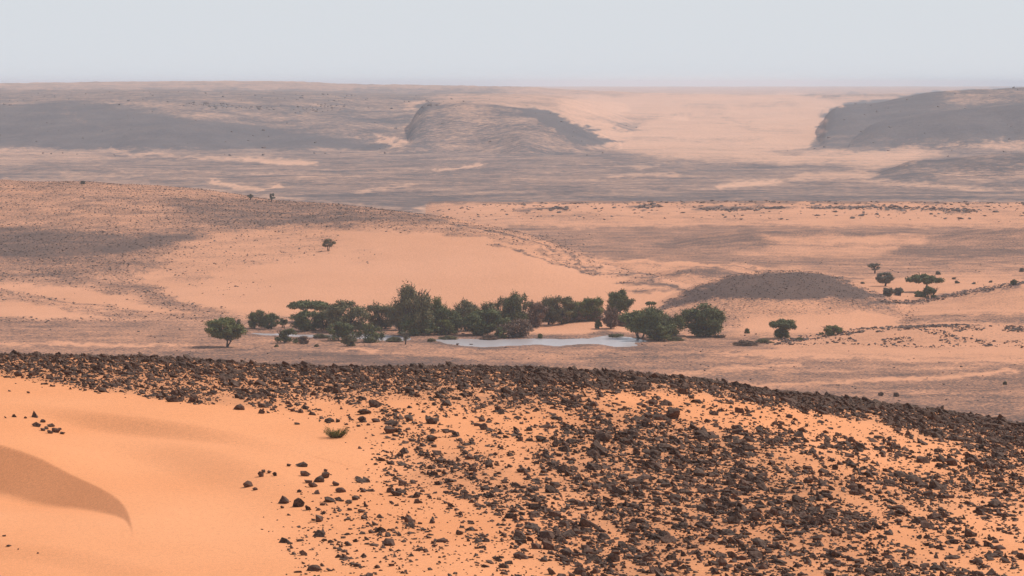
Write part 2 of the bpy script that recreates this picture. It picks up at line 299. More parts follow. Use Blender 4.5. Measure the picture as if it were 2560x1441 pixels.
band(670, 1100, .22, 8, 1480, 4500); streak([(1500, 652), (1700, 661), (1900, 672)], .06, 6); area([(2000, 668), (2560, 668), (4000, 668), (4000, 690), (2300, 692), (2100, 690)], .5, 7)
area([(1640, 690), (1710, 675), (1780, 672), (1860, 688), (1820, 696), (1720, 690)], .7, 4); streak([(1780, 665), (1900, 676), (2000, 684), (2150, 700)], .6, 2.5)
# the big sandy hill on the left
HL = [(-3000, 440), (0, 445), (300, 452), (600, 480), (850, 505), (1000, 525), (1240, 568), (1320, 585), (1480, 648), (1560, 675), (1760, 740), (1600, 800), (0, 805), (-3000, 805)]
area(HL, .50, 4)
area([(0, 455), (500, 478), (560, 520), (380, 560), (0, 552), (-3000, 550), (-3000, 455)], .46, 10)
area([(420, 500), (700, 503), (1000, 530), (1150, 555), (900, 560), (500, 570)], .70, 14)
area([(-3000, 570), (0, 566), (160, 575), (330, 588), (520, 572), (640, 558), (860, 545), (1000, 548), (760, 568), (560, 590), (360, 628), (200, 650), (-3000, 655)], .86, 10)  # darker band across the middle of the hill
area([(-3000, 650), (200, 650), (420, 615), (520, 610), (430, 650), (300, 690), (-3000, 700)], .62, 10)
area([(340, 690), (430, 650), (540, 610), (720, 566), (900, 576), (1080, 572), (1250, 592), (1380, 640), (1480, 682), (1560, 690), (1750, 745), (1650, 790), (1100, 770), (900, 790), (600, 790), (430, 750)], .07, 12)
area([(380, 655), (480, 655), (540, 690), (480, 715), (400, 700)], .30, 10); area([(520, 575), (760, 565), (860, 590), (820, 640), (640, 660), (470, 680), (420, 660)], .30, 16); area([(860, 600), (960, 640), (900, 670), (840, 640)], .18, 12)
area([(900, 560), (1150, 556), (1300, 590), (1180, 590), (980, 578)], .45, 6)
area([(1180, 572), (1320, 592), (1480, 655), (1560, 684), (1480, 684), (1360, 640), (1240, 600)], .20, 5); streak([(1150, 562), (1240, 582), (1330, 606), (1400, 630), (1490, 672)], .8, 3); streak([(1240, 616), (1300, 630), (1380, 660), (1480, 683), (1510, 685)], .75, 2.6); streak([(1300, 606), (1380, 640), (1450, 672)], .55, 2.5); streak([(1100, 575), (1220, 592), (1290, 612)], .5, 4)
streak([(1540, 685), (1590, 686), (1640, 698), (1700, 725), (1750, 742)], .8, 3); streak([(1560, 712), (1650, 712)], .75, 4, .3); streak([(1570, 728), (1680, 730)], .6, 4, .3)
streak([(-200, 620), (0, 648), (150, 690), (330, 722), (500, 775), (540, 790)], .62, 6); streak([(330, 700), (420, 742), (540, 785)], .5, 4)
area([(-3000, 705), (0, 708), (160, 715), (330, 748), (480, 786), (200, 770), (0, 735), (-3000, 735)], .12, 7); streak([(-200, 700), (60, 738), (250, 765), (420, 795)], .55, 5)
area([(-3000, 745), (0, 750), (150, 770), (300, 798), (520, 806), (300, 812), (0, 790), (-3000, 790)], .14, 6)
# the flat round the pond, and towards us
band(800, 1300, .55, 9, FAR, 1500, 80); area([(0, 822), (500, 826), (560, 838), (0, 850), (-3000, 850), (-3000, 820)], .5, 7); streak([(-200, 858), (180, 862), (480, 866)], .12, 3)
area([(260, 880), (700, 872), (1300, 890), (1350, 925), (200, 905)], .74, 8); area([(820, 876), (880, 870), (960, 868), (930, 880)], .1, 3)
area([(980, 838), (1130, 838), (1330, 832), (1500, 838), (1100, 850)], .55, 4); area([(900, 885), (1150, 872), (1600, 878), (1650, 900), (1200, 900)], .40, 7)
area([(1290, 845), (1340, 815), (1460, 798), (1600, 806), (1640, 820), (1560, 842)], .02, 3)
area([(1600, 845), (1900, 845), (1950, 865), (1900, 880), (1650, 880), (1500, 876)], .6, 6)
area([(1480, 880), (1900, 886), (2560, 900), (4000, 900), (4000, 1300), (1480, 1200)], .66, 7)
streak([(1780, 882), (1900, 888), (2100, 893), (2300, 900), (2560, 905), (2700, 905)], .22, 5); streak([(2000, 960), (2150, 952), (2300, 946), (2450, 936), (2530, 925)], .10, 5); streak([(1700, 938), (1900, 915), (2000, 912)], .3, 6)
streak([(1600, 950), (1900, 965), (2050, 958)], .25, 4); streak([(2150, 870), (2560, 872), (2700, 870)], .12, 9); streak([(1950, 930), (2500, 915)], .45, 5); streak([(2100, 985), (2560, 980)], .48, 4)
# gravel hill
area([(1560, 800), (1680, 750), (1760, 720), (1850, 694), (1960, 685), (2040, 688), (2120, 710), (2240, 757), (2300, 800), (2100, 840), (1600, 850)], .50, 4)
area([(1900, 790), (2150, 780), (2280, 795), (2200, 830), (1850, 838), (1840, 810)], .12, 14)
area([(1590, 800), (1680, 755), (1780, 735), (1900, 742), (2100, 745), (2050, 770), (1950, 782), (1800, 802), (1700, 826)], .40, 9)
area([(1610, 782), (1680, 750), (1760, 718), (1850, 688), (1950, 678), (2040, 683), (2120, 706), (2215, 745), (2150, 742), (2060, 748), (1950, 750), (1850, 745), (1780, 744), (1700, 764)], 1.0, 6)
# right of it
streak([(2180, 757), (2300, 755), (2400, 738), (2480, 722), (2560, 708), (2700, 696)], .9, 4); area([(2250, 690), (2560, 680), (2560, 700), (2450, 722), (2250, 750)], .18, 8)
area([(2230, 806), (2310, 787), (2560, 783), (4000, 785), (4000, 812), (2400, 806)], .62, 4); area([(2200, 765), (2560, 735), (4000, 730), (4000, 775), (2400, 780)], .2, 8)
area([(2000, 846), (2250, 818), (2400, 815), (4000, 820), (4000, 868), (2000, 876)], .22, 5)
streak([(1560, 842), (1700, 840), (1900, 838)], .35, 3)
# foreground: stones are real; a little dark grit lies among them
ROCKS = {0: [(0, 8), (30, 9), (48, 8), (62, 1), (75, 0), (600, 0)], 128: [(0, 9), (62, 9), (80, 1), (95, 0), (600, 0)], 256: [(0, 9), (80, 9), (98, .6), (110, 0), (600, 0)], 384: [(0, 9), (92, 9), (108, .6), (118, 0), (600, 0)],
 512: [(0, 9), (85, 8), (104, 7), (116, 0), (600, 0)], 640: [(0, 9), (70, 7), (110, 6), (124, .6), (140, 0), (600, 0)], 768: [(0, 9), (60, 8), (75, 5), (115, 4), (140, 1.2), (160, 0), (290, 0), (320, 2), (390, 2.6), (520, 2.2)],
 896: [(0, 9), (60, 8), (90, 4.5), (140, 2.6), (165, .5), (240, .4), (300, 2.2), (350, 3.2), (520, 3.2)], 1024: [(0, 9), (70, 8), (95, 3.8), (130, 3.2), (180, 4.6), (230, 5.5), (300, 5.2), (350, 3.6), (430, 2.8), (520, 2.8)],
 1152: [(0, 9), (75, 8), (100, 4), (130, 1.4), (150, 1.4), (190, 4), (230, 6.5), (300, 6.2), (350, 4.2), (430, 3.2), (520, 3.2)], 1280: [(0, 9), (95, 8), (115, 4), (145, 2), (180, 4), (230, 5), (300, 7), (350, 6.2), (430, 4.2), (520, 4.2)],
 1408: [(0, 9), (60, 8), (80, 6), (120, 6.3), (160, 5), (200, 7.4), (260, 7.5), (330, 5.2), (400, 6.3), (500, 5.3)], 1536: [(0, 9), (35, 8), (60, 4), (100, 6.5), (150, 8.4), (200, 9), (260, 7.4), (330, 7.3), (400, 6.4), (500, 7)],
 1664: [(0, 9), (26, 8), (50, 2.4), (90, 5.5), (150, 9), (200, 9), (260, 8.5), (330, 7.5), (400, 8.2), (490, 8)], 1792: [(0, 9), (26, 8), (50, 2.4), (80, 1.8), (120, 6), (180, 9), (240, 9.5), (300, 8.5), (400, 6.3), (480, 5)],
 1920: [(0, 9), (28, 8), (50, 2.2), (80, 2.2), (130, 5.6), (180, 8), (240, 9.3), (300, 8.8), (380, 7.3), (460, 8.2)], 2048: [(0, 9), (30, 8), (55, 2.6), (90, 3), (140, 5), (200, 6), (260, 7.2), (320, 8.2), (400, 6.4), (450, 6)],
 2176: [(0, 9), (30, 8), (60, 4), (90, 3), (130, 5), (200, 6.3), (260, 6.3), (330, 5), (420, 7.4)], 2304: [(0, 9), (45, 8), (80, 4.4), (110, 3.4), (160, 5), (220, 6.4), (300, 5), (400, 6)],
 2432: [(0, 9), (55, 8), (90, 4.4), (130, 4.2), (180, 6), (260, 4), (330, 3.8), (400, 5)], 2560: [(0, 9), (65, 8), (100, 7), (150, 6), (220, 5), (300, 2.6), (380, 4)]}
ku = np.array(sorted(ROCKS)); off = np.arange(-60, 640, 5.0)
tabR = np.array([np.interp(off, [p[0] for p in ROCKS[q]], [p[1] for p in ROCKS[q]]) for q in ku])
def rock_density(u, v):
    o = np.clip((v - curve(u, RIDGE) + 60) / 5.0, 0, len(off) - 2.001); c = np.clip((np.asarray(u, float)) / 128.0, 0, len(ku) - 1.001)
    o0 = o.astype(int); c0 = c.astype(int); fo = o - o0; fc = c - c0
    return ((tabR[c0, o0] * (1 - fo) + tabR[c0, o0 + 1] * fo) * (1 - fc) + (tabR[c0 + 1, o0] * (1 - fo) + tabR[c0 + 1, o0 + 1] * fo) * fc) / 9.0
nm_ = DD < 300
G[nm_] = .38 * sstep(.15, .9, rock_density(UU[nm_], VV[nm_])) * (DD[nm_] > 82)
G = np.where((psd > -14) & (psd < 3) & (DD > 560) & (DD < 700), np.maximum(G, .72 * sstep(-14, -5, psd)), G)
G[(DD >= 150) & (DD < 400)] = .6
G = np.clip(G + fbm(XX / 30, DD / 60, 51, 3) * .25 * (DD > 400), 0, 1)

# ------------------------------------------------------------------ materials
def newmat(name):
    m_ = bpy.data.materials.new(name); m_.use_nodes = True; nt = m_.node_tree
    b = nt.nodes['Principled BSDF']; return m_, nt, b
def nd(nt, t, **kw):
    n = nt.nodes.new(t)
    for a, b in kw.items():
        if a.startswith('i_'): n.inputs[a[2:].replace('_', ' ')].default_value = b
        else: setattr(n, a, b)
    return n
def mixc(nt, fac, a, b):
    n = nt.nodes.new('ShaderNodeMix'); n.data_type = 'RGBA'
    for s, v_ in ((n.inputs[0], fac), (n.inputs[6], a), (n.inputs[7], b)):
        if isinstance(v_, (int, float)): s.default_value = v_
        elif isinstance(v_, tuple): s.default_value = (*v_, 1)
        else: nt.links.new(v_, s)
    return n.outputs[2]
def mth(nt, op, a, b=None, c=None, clamp=False):
    n = nt.nodes.new('ShaderNodeMath'); n.operation = op; n.use_clamp = clamp
    for s, v_ in zip(n.inputs, (a, b, c)):
        if v_ is None: continue
        if isinstance(v_, (int, float)): s.default_value = v_
        else: nt.links.new(v_, s)
    return n.outputs[0]
def noise(nt, co, scale, detail=3, rough=.6, stretch=None):
    if stretch:
        mp = nd(nt, 'ShaderNodeMapping'); mp.inputs['Scale'].default_value = stretch; nt.links.new(co, mp.inputs[0]); co = mp.outputs[0]
    n = nd(nt, 'ShaderNodeTexNoise'); n.inputs['Scale'].default_value = scale; n.inputs['Detail'].default_value = detail; n.inputs['Roughness'].default_value = rough
    nt.links.new(co, n.inputs['Vector']); return n.outputs[0]
def terrain_mat(name, sand_a, sand_b, grav_a, grav_b, s_fine, s_mid, k_fine=1.6, k_mid=.7, bump=.3, bdist=.1, s_grain=30):
    m_, nt, b = newmat(name)
    co = nd(nt, 'ShaderNodeNewGeometry').outputs['Position']
    at = nd(nt, 'ShaderNodeAttribute', attribute_name='gravel').outputs['Fac']
    nf = noise(nt, co, s_fine, 3, .75); nm2 = noise(nt, co, s_mid, 4, .6); nl = noise(nt, co, s_mid * .17, 3, .5)
    # patchiness is strongest half way between sand and gravel
    w = mth(nt, 'MULTIPLY', mth(nt, 'MULTIPLY', at, mth(nt, 'SUBTRACT', 1.0, at)), 4.0); w = mth(nt, 'ADD', w, .22, clamp=True)
    n1 = mth(nt, 'ADD', mth(nt, 'MULTIPLY', mth(nt, 'SUBTRACT', nf, .5), k_fine), mth(nt, 'MULTIPLY', mth(nt, 'SUBTRACT', nm2, .5), k_mid))
    fac = mth(nt, 'ADD', at, mth(nt, 'MULTIPLY', n1, w), clamp=True)
    mr = nd(nt, 'ShaderNodeMapRange', interpolation_type='SMOOTHSTEP'); mr.inputs['From Min'].default_value = .08; mr.inputs['From Max'].default_value = .92; nt.links.new(fac, mr.inputs[0])
    sand = mixc(nt, mth(nt, 'MULTIPLY_ADD', mth(nt, 'SUBTRACT', nl, .5), 2.6, .5, clamp=True), sand_a, sand_b)
    grav = mixc(nt, mth(nt, 'MULTIPLY_ADD', mth(nt, 'SUBTRACT', nm2, .5), 2.5, .5, clamp=True), grav_a, grav_b)
    c = mixc(nt, mr.outputs[0], sand, grav)
    # grain
    ng = nd(nt, 'ShaderNodeTexNoise'); ng.inputs['Scale'].default_value = s_grain; ng.inputs['Detail'].default_value = 2; nt.links.new(co, ng.inputs['Vector'])
    g = mth(nt, 'ADD', mth(nt, 'MULTIPLY_ADD', mth(nt, 'SUBTRACT', nf, .5), .4, 1.0), mth(nt, 'MULTIPLY', mth(nt, 'SUBTRACT', ng.outputs[0], .5), .75))
    c = mixc(nt, .5, c, mixc(nt, mth(nt, 'MULTIPLY_ADD', mth(nt, 'SUBTRACT', ng.outputs[0], .5), 3.0, .5, clamp=True), tuple(.78 * x for x in sand_a), tuple(min(1, 1.2 * x) for x in sand_b))) if False else c
    vm = nd(nt, 'ShaderNodeVectorMath', operation='SCALE'); nt.links.new(c, vm.inputs[0]); nt.links.new(g, vm.inputs['Scale'])
    nt.links.new(vm.outputs[0], b.inputs['Base Color']); b.inputs['Roughness'].default_value = .95; b.inputs['Specular IOR Level'].default_value = .1
    bp = nd(nt, 'ShaderNodeBump'); bp.inputs['Strength'].default_value = bump; bp.inputs['Distance'].default_value = bdist
    nt.links.new(nf, bp.inputs['Height']); nt.links.new(bp.outputs[0], b.inputs['Normal'])
    return m_
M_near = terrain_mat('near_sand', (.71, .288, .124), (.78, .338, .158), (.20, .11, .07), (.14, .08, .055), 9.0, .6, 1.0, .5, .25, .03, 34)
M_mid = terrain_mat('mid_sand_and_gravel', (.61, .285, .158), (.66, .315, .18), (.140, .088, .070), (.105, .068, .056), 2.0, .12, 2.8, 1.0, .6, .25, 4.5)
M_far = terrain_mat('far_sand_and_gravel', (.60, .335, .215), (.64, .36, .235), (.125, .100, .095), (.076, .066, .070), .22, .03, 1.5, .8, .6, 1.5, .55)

def stone_mat(name, a, b_, c_, d_=(.115, .052, .034)):
    m_, nt, b = newmat(name)
    gi = nd(nt, 'ShaderNodeNewGeometry'); oi = nd(nt, 'ShaderNodeObjectInfo')
    r = mth(nt, 'FRACT', mth(nt, 'ADD', gi.outputs['Random Per Island'], oi.outputs['Random']))
    n1 = noise(nt, gi.outputs['Position'], 14, 4, .7)
    r2 = mth(nt, 'FRACT', mth(nt, 'MULTIPLY', r, 7.13)); c1 = mixc(nt, mth(nt, 'MULTIPLY', r2, r2), mixc(nt, r, a, b_), d_); c2 = mixc(nt, mth(nt, 'MULTIPLY_ADD', mth(nt, 'SUBTRACT', n1, .5), 3.0, .35, clamp=True), c1, c_)
    nt.links.new(c2, b.inputs['Base Color']); b.inputs['Roughness'].default_value = .85; b.inputs['Specular IOR Level'].default_value = .12
    bp = nd(nt, 'ShaderNodeBump'); bp.inputs['Strength'].default_value = .6; bp.inputs['Distance'].default_value = .03
    nt.links.new(n1, bp.inputs['Height']); nt.links.new(bp.outputs[0], b.inputs['Normal'])
    return m_
M_stone = stone_mat('dark_basalt', (.018, .011, .009), (.070, .045, .034), (.18, .118, .088), (.105, .050, .034))
M_stone_mid = stone_mat('weathered_rock', (.07, .055, .05), (.15, .11, .09), (.2, .14, .11))

def leaf_mat(name, a, b_):
    m_, nt, b = newmat(name)
    gi = nd(nt, 'ShaderNodeNewGeometry'); n1 = noise(nt, gi.outputs['Position'], .9, 3, .6)
    f = mth(nt, 'ADD', mth(nt, 'MULTIPLY', gi.outputs['Random Per Island'], .5), mth(nt, 'MULTIPLY_ADD', mth(nt, 'SUBTRACT', n1, .5), 2.2, .25), clamp=True)
    nt.links.new(mixc(nt, f, a, b_), b.inputs['Base Color']); b.inputs['Roughness'].default_value = .7; b.inputs['Specular IOR Level'].default_value = .2
    return m_
ML = {'green': leaf_mat('green_leaves', (.092, .104, .030), (.215, .21, .058)), 'dark': leaf_mat('dark_green_leaves', (.066, .075, .026), (.160, .165, .054)),
      'olive': leaf_mat('olive_leaves', (.112, .097, .046), (.225, .19, .08)), 'brown': leaf_mat('brown_twigs', (.14, .082, .055), (.24, .145, .09)),
      'grey': leaf_mat('grey_hazed_leaves', (.13, .12, .08), (.20, .18, .125)), 'lime': leaf_mat('fresh_leaves', (.09, .095, .022), (.17, .165, .045))}  # grey leaf colour also paints distance haze into the hill-crest trees
M_bark, _nt, _b = newmat('bark'); _b.inputs['Base Color'].default_value = (.06, .042, .032, 1); _b.inputs['Roughness'].default_value = .9
_n = noise(_nt, nd(_nt, 'ShaderNodeNewGeometry').outputs['Position'], 6, 3); _nt.links.new(mixc(_nt, _n, (.04, .028, .022), (.10, .072, .055)), _b.inputs['Base Color'])

# ------------------------------------------------------------------ build the terrain sheet, split into the plain and its hills
def setp(o, label=None, cat=None, group=None, kind=None):
    if label: o['label'] = label
    if cat: o['category'] = cat
    if group: o['group'] = group
    if kind: o['kind'] = kind
    return o
def np_mesh(name, co, faces, mat, nper=4, smooth=False):
    me = bpy.data.meshes.new(name); co = np.ascontiguousarray(co, np.float32); faces = np.ascontiguousarray(faces, np.int32)
    me.vertices.add(len(co)); me.vertices.foreach_set('co', co.ravel()); n = len(faces)
    me.loops.add(n * nper); me.loops.foreach_set('vertex_index', faces.ravel())
    me.polygons.add(n); me.polygons.foreach_set('loop_start', np.arange(0, n * nper, nper, dtype=np.int32)); me.polygons.foreach_set('loop_total', np.full(n, nper, np.int32))
    me.polygons.foreach_set('use_smooth', np.full(n, smooth)); me.update(calc_edges=True); me.materials.append(mat); return me
CO = np.stack([XX, DD, ZZ], -1).reshape(-1, 3)
idx = np.arange(NC * NR).reshape(NC, NR)
Q = np.stack([idx[:-1, :-1], idx[1:, :-1], idx[1:, 1:], idx[:-1, 1:]], -1)      # normal up
dX = np.gradient(CO.reshape(NC, NR, 3), axis=0); dY = np.gradient(CO.reshape(NC, NR, 3), axis=1)
NN = np.cross(dX, dY); NN /= np.linalg.norm(NN, axis=-1, keepdims=True); NN = NN.reshape(-1, 3)
fw = which[:-1, :-1]; fd = DD[:-1, :-1]
names = [h[0] for h in HILLS]
lab = np.full(fw.shape, 'desert_plain', dtype=object)
for i, nm in enumerate(names): lab[fw == i] = nm
lab[fd < 165] = 'sand_dune'
lab[(fd > 5000) & (lab == 'desert_plain')] = 'far_plain'
for nm in dict.fromkeys(lab.ravel().tolist()):
    q = Q[lab == nm]
    vi, inv = np.unique(q.ravel(), return_inverse=True)
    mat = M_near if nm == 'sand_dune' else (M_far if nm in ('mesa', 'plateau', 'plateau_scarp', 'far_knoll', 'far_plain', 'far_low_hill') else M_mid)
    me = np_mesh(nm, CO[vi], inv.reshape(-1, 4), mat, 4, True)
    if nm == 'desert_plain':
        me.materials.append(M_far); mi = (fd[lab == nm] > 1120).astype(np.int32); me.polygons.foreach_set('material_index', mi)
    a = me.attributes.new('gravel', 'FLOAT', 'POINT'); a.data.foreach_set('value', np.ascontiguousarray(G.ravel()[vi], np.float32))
    me.normals_split_custom_set_from_vertices(NN[vi].tolist())
    o = bpy.data.objects.new(nm, me); COL.objects.link(o); o['kind'] = 'structure'

# ------------------------------------------------------------------ pond
bm = bmesh.new()
f_ = bm.faces.new([bm.verts.new(p) for p in ((-47.5, 588, 0), (25.5, 588, 0), (25.5, 664, 0), (-47.5, 664, 0))])
me = bpy.data.meshes.new('pond_water'); bm.to_mesh(me); bm.free()
M_water, nt, b = newmat('muddy_water'); b.inputs['Base Color'].default_value = (.50, .44, .43, 1); b.inputs['Roughness'].default_value = .22; b.inputs['IOR'].default_value = 1.33
co = nd(nt, 'ShaderNodeNewGeometry').outputs['Position']; nz = noise(nt, co, .9, 3, .6)
bp = nd(nt, 'ShaderNodeBump'); bp.inputs['Strength'].default_value = .7; bp.inputs['Distance'].default_value = .14; nt.links.new(nz, bp.inputs['Height']); nt.links.new(bp.outputs[0], b.inputs['Normal'])
me.materials.append(M_water); o = bpy.data.objects.new('pond_water', me); COL.objects.link(o); o['kind'] = 'structure'

# ------------------------------------------------------------------ stones
def hull_variants(n, npts, seed, zmin=-.35):
    out = []
    r = random.Random(seed)
    for i in range(n):
        bm = bmesh.new()
        for _ in range(npts):
            while True:
                p = Vector((r.uniform(-1, 1), r.uniform(-1, 1), r.uniform(-1, 1)))
                if .55 < p.length < 1: break
            p = p.normalized() * r.uniform(.75, 1.0)
            bm.verts.new((p.x * .5, p.y * .5, p.z * .5))
        bmesh.ops.convex_hull(bm, input=bm.verts)
        for v in [v for v in bm.verts if not v.link_faces]: bm.verts.remove(v)
        bmesh.ops.triangulate(bm, faces=bm.faces); bm.verts.ensure_lookup_table(); bm.normal_update()
        V = np.array([v.co[:] for v in bm.verts]); Fc = np.array([[v.index for v in f.verts] for f in bm.faces]); bm.free()
        V = V - (V.max(0) + V.min(0)) / 2; V = V / (V.max(0) - V.min(0))
        out.append((V, Fc))
    return out
HV = hull_variants(26, 16, 3); HVs = hull_variants(14, 9, 5)
def euler_np(rx, ry, rz):
    cx_, sx, cy_, sy, cz, sz = np.cos(rx), np.sin(rx), np.cos(ry), np.sin(ry), np.cos(rz), np.sin(rz)
    M = np.empty((len(rx), 3, 3))
    M[:, 0, 0] = cz*cy_; M[:, 0, 1] = cz*sy*sx - sz*cx_; M[:, 0, 2] = cz*sy*cx_ + sz*sx
    M[:, 1, 0] = sz*cy_; M[:, 1, 1] = sz*sy*sx + cz*cx_; M[:, 1, 2] = sz*sy*cx_ - cz*sx
    M[:, 2, 0] = -sy; M[:, 2, 1] = cy_*sx; M[:, 2, 2] = cy_*cx_
    return M
def scatter_mesh(name, variants, pos, dims, rot, mat):
    n = len(pos); vi = rng.integers(0, len(variants), n); M = euler_np(*rot.T); cs, fs, base = [], [], 0
    for k_, (V, Fc) in enumerate(variants):
        s = np.where(vi == k_)[0]
        if not len(s): continue
        P = np.einsum('nij,nvj->nvi', M[s], V[None] * dims[s][:, None]) + pos[s][:, None]
        cs.append(P.reshape(-1, 3)); fs.append((Fc[None] + (np.arange(len(s)) * len(V))[:, None, None] + base).reshape(-1, 3)); base += len(s) * len(V)
    me = np_mesh(name, np.concatenate(cs), np.concatenate(fs), mat, 3, False)
    o = bpy.data.objects.new(name, me); COL.objects.link(o); return o

PX = 1 / F
# foreground stones, sampled over the real ground
n0 = 600000
su = rng.uniform(-900, 3460, n0); sdist = rng.uniform(82, 139, n0)
keep = rng.random(n0) < (sdist / 139); su, sdist = su[keep], sdist[keep]
sz_ = height_at(su, sdist); sv2 = rowof(sz_, sdist); sx = (su - CX) / F * sdist
den = rock_density(su, np.where(sdist > 127, curve(su, RIDGE) + 5, sv2))
ca, sa = math.cos(.5), math.sin(.5)
pu, pv = (su * ca + sv2 * sa), (-su * sa + sv2 * ca)
st = fbm(pu / 80, pv / 24, 61, 4) * 3.4
den2 = den + st * np.minimum(den * 1.3, .6) * (den < .93)
smooth_sand = (su < 700) & (den < .3)
p = np.clip(den2, 0, 1.05) ** 1.6 * np.where(sv2 - curve(su, RIDGE) < 40, .56, .42); p = np.where(smooth_sand, p * .3, p)
keep = rng.random(len(su)) < p
su, sdist, sz_, sx, sv2, den = (a[keep] for a in (su, sdist, sz_, sx, sv2, den))
N = len(su)
size = np.exp(rng.normal(math.log(.064), .58, N)); size = np.clip(size, .026, .33)
size *= np.where(su > 1300, 1.06, .95) * np.where((sdist > 112) & (su < 1100), .92, 1)
print('foreground stones', N)
# hero stones at their places in the photograph: u, v (centre), width px, height px
HERO = [(752,1160,34,15),(720,1163,12,7),(650,1185,15,16),(656,1178,10,9),(671,1180,11,8),(684,1185,13,12),(618,1210,28,18),(635,1222,14,9),(761,1184,28,15),(797,1197,26,20),(812,1188,22,18),(812,1176,11,7),(768,1203,24,12),(780,1212,24,14),(707,1250,28,21),(744,1256,31,26),(768,1270,20,13),
 (851,1225,28,14),(837,1210,18,11),(822,1249,30,14),(843,1247,20,11),(885,1245,18,13),(908,1226,17,11),(793,1230,18,12),(746,1227,13,9),(870,1254,18,11),(805,1281,14,11),(902,1277,20,10),(703,1268,10,7),(795,1297,24,18),(974,1075,34,20),(903,1048,26,18),(939,1051,26,11),(910,1029,38,15),(937,1009,36,20),
 (823,1050,26,13),(843,1052,12,9),(763,1019,18,10),(721,1014,16,10),(730,1025,14,10),(749,1027,12,13),(652,1029,18,12),(954,1148,26,10),(975,1224,20,17),(989,1234,28,13),(741,1059,16,6),(1208,1066,24,20),(1204,1049,18,12),(1118,1007,30,17),(1255,1029,22,14),(1293,1043,20,9),(1323,1072,18,12),(1299,1096,18,15),(1353,1096,28,16),
 (1077,1051,34,20),(1021,1045,22,18),(1081,1096,24,18),(1021,975,34,20),(1222,1160,24,18),(1041,1237,18,18),(1634,1005,28,16),(1668,1007,30,15),(1684,1035,36,30),(1509,1092,44,24),(1388,1106,18,26),(1581,1084,28,22),(1079,1303,16,13),(1277,1289,34,16),(1380,1428,26,18),(1452,1426,32,22),(1148,1332,17,13),(1216,1350,18,11),
 (1366,1336,42,24),(1416,1380,28,20),(1362,1398,22,14),(1029,1387,16,9),(1073,1422,14,8),(2245,1047,26,22),(2382,1094,28,16),(2015,1031,17,9),(2097,1086,16,10),(2156,1116,30,18),(2458,1118,14,18),(2382,1154,36,22),(2495,1259,42,20),(2430,1150,28,15),(1837,1300,38,22),(2136,1215,26,18),(2025,1201,26,16),(2091,1168,18,15),
 (1821,1092,24,16),(1930,968,12,14),(1870,1092,22,14),(1710,1386,15,12),(2194,1396,20,13),(2229,1412,18,22),(2091,1386,30,18),(1995,1247,30,20),(2130,1098,16,16),(2227,1096,12,13),(83,1035,20,19),(33,1039,14,9),(87,1061,24,13),(103,1052,15,9),(123,1062,20,11),(137,1076,24,12),(121,1080,16,9),(103,1074,13,8),(153,1083,14,7),
 (67,981,10,6),(254,975,26,13),(42,934,24,16),(565,941,38,16),(597,1017,28,17),(397,991,20,11),(433,983,20,16),(4,1339,11,6),(16,1364,14,5),(39,1372,6,5),(89,1382,7,5),(10,1043,9,6),(60,1043,10,8),(20,977,9,5),(112,1069,14,10),(146,1071,12,7),(1690,1240,36,20),(1560,1190,38,20),(1450,1190,30,18),(1600,1300,34,18),(1750,1180,40,24),
 (1900,1190,30,18),(1970,1310,36,20),(1640,1130,36,20),(1460,1290,26,16),(1760,1350,28,16),(1860,1220,34,20),(2310,1210,26,15),(2250,1300,28,15),(2380,1330,26,14),(2500,1380,26,14),(1540,1380,30,18),(1120,1200,26,14),(1180,1170,28,18),(1100,1150,32,16),(1010,1125,30,18),(1290,1210,28,16),(1330,1225,30,14)]
hero_pos = []
variant_me = []
for k_, (V, Fc) in enumerate(HV):
    me = np_mesh('stone', V, Fc, M_stone, 3, False); variant_me.append(me)
pyr = np_mesh('stone', np.array([(-.5, -.4, -.5), (.5, -.5, -.5), (.45, .5, -.5), (-.5, .45, -.5), (-.08, .0, .5), (.05, -.1, .38)]), np.array([(0, 2, 1), (0, 3, 2), (0, 1, 5), (1, 2, 5), (2, 4, 5), (2, 3, 4), (3, 0, 4), (0, 5, 4)]), M_stone, 3, False)
COLW = [(20, 'at the left edge'), (330, 'left of the leftmost pondside tree'), (565, 'below the leftmost pondside tree'), (700, 'below the round dark shrub'), (860, 'below the bulky olive tree'), (945, 'left of the tallest tree'), (1030, 'below the tallest tree'), (1120, 'below the dip in the treetops'), (1203, 'below the broad dark tree'), (1292, 'below the second-highest treetop'),
 (1400, 'below the sand bank'), (1478, 'below the end of the treeline'), (1545, 'below the tree standing apart'), (1645, 'below the wide dark clump'), (1765, 'below the big dense tree'), (1860, 'below the tiny dark shrub'), (1953, 'below the umbrella-shaped tree'), (2087, 'below the low bank bush'), (2213, 'below the airy grey tree'), (2312, 'below the wide acacia'), (2430, 'near the right edge'), (2540, 'at the right edge')]
ROWW = [(.07, 'on the ridge line'), (.2, 'just under the ridge'), (.35, 'high on the slope'), (.5, 'above mid-slope'), (.65, 'below mid-slope'), (.8, 'low on the slope'), (.92, 'near the bottom'), (9, 'at the bottom edge')]
def where_words(u, v):
    vr = float(curve(u, RIDGE)); f = (v - vr) / (1441 - vr)
    return next(w for t, w in ROWW if f < t), min(COLW, key=lambda c: abs(c[0] - u))[1]
def add_stone(u, v, pos, dims, rot, me, word=None, special=None):
    o = bpy.data.objects.new('stone', me); COL.objects.link(o)
    o.location = pos; o.scale = dims; o.rotation_euler = rot
    w_, h_ = dims[0], dims[2]
    siz = 'big' if w_ > .38 else 'large' if w_ > .29 else 'medium' if w_ > .21 else 'small'
    shp = 'long flat' if w_ / h_ > 1.9 else 'blocky upright' if w_ / h_ < 1.15 else 'angular'
    rw, cw_ = where_words(u, v)
    setp(o, special or '%s %s dark stone %s, %s' % (siz, shp, rw, cw_), 'stone', 'dark stones ' + rw)
    return o
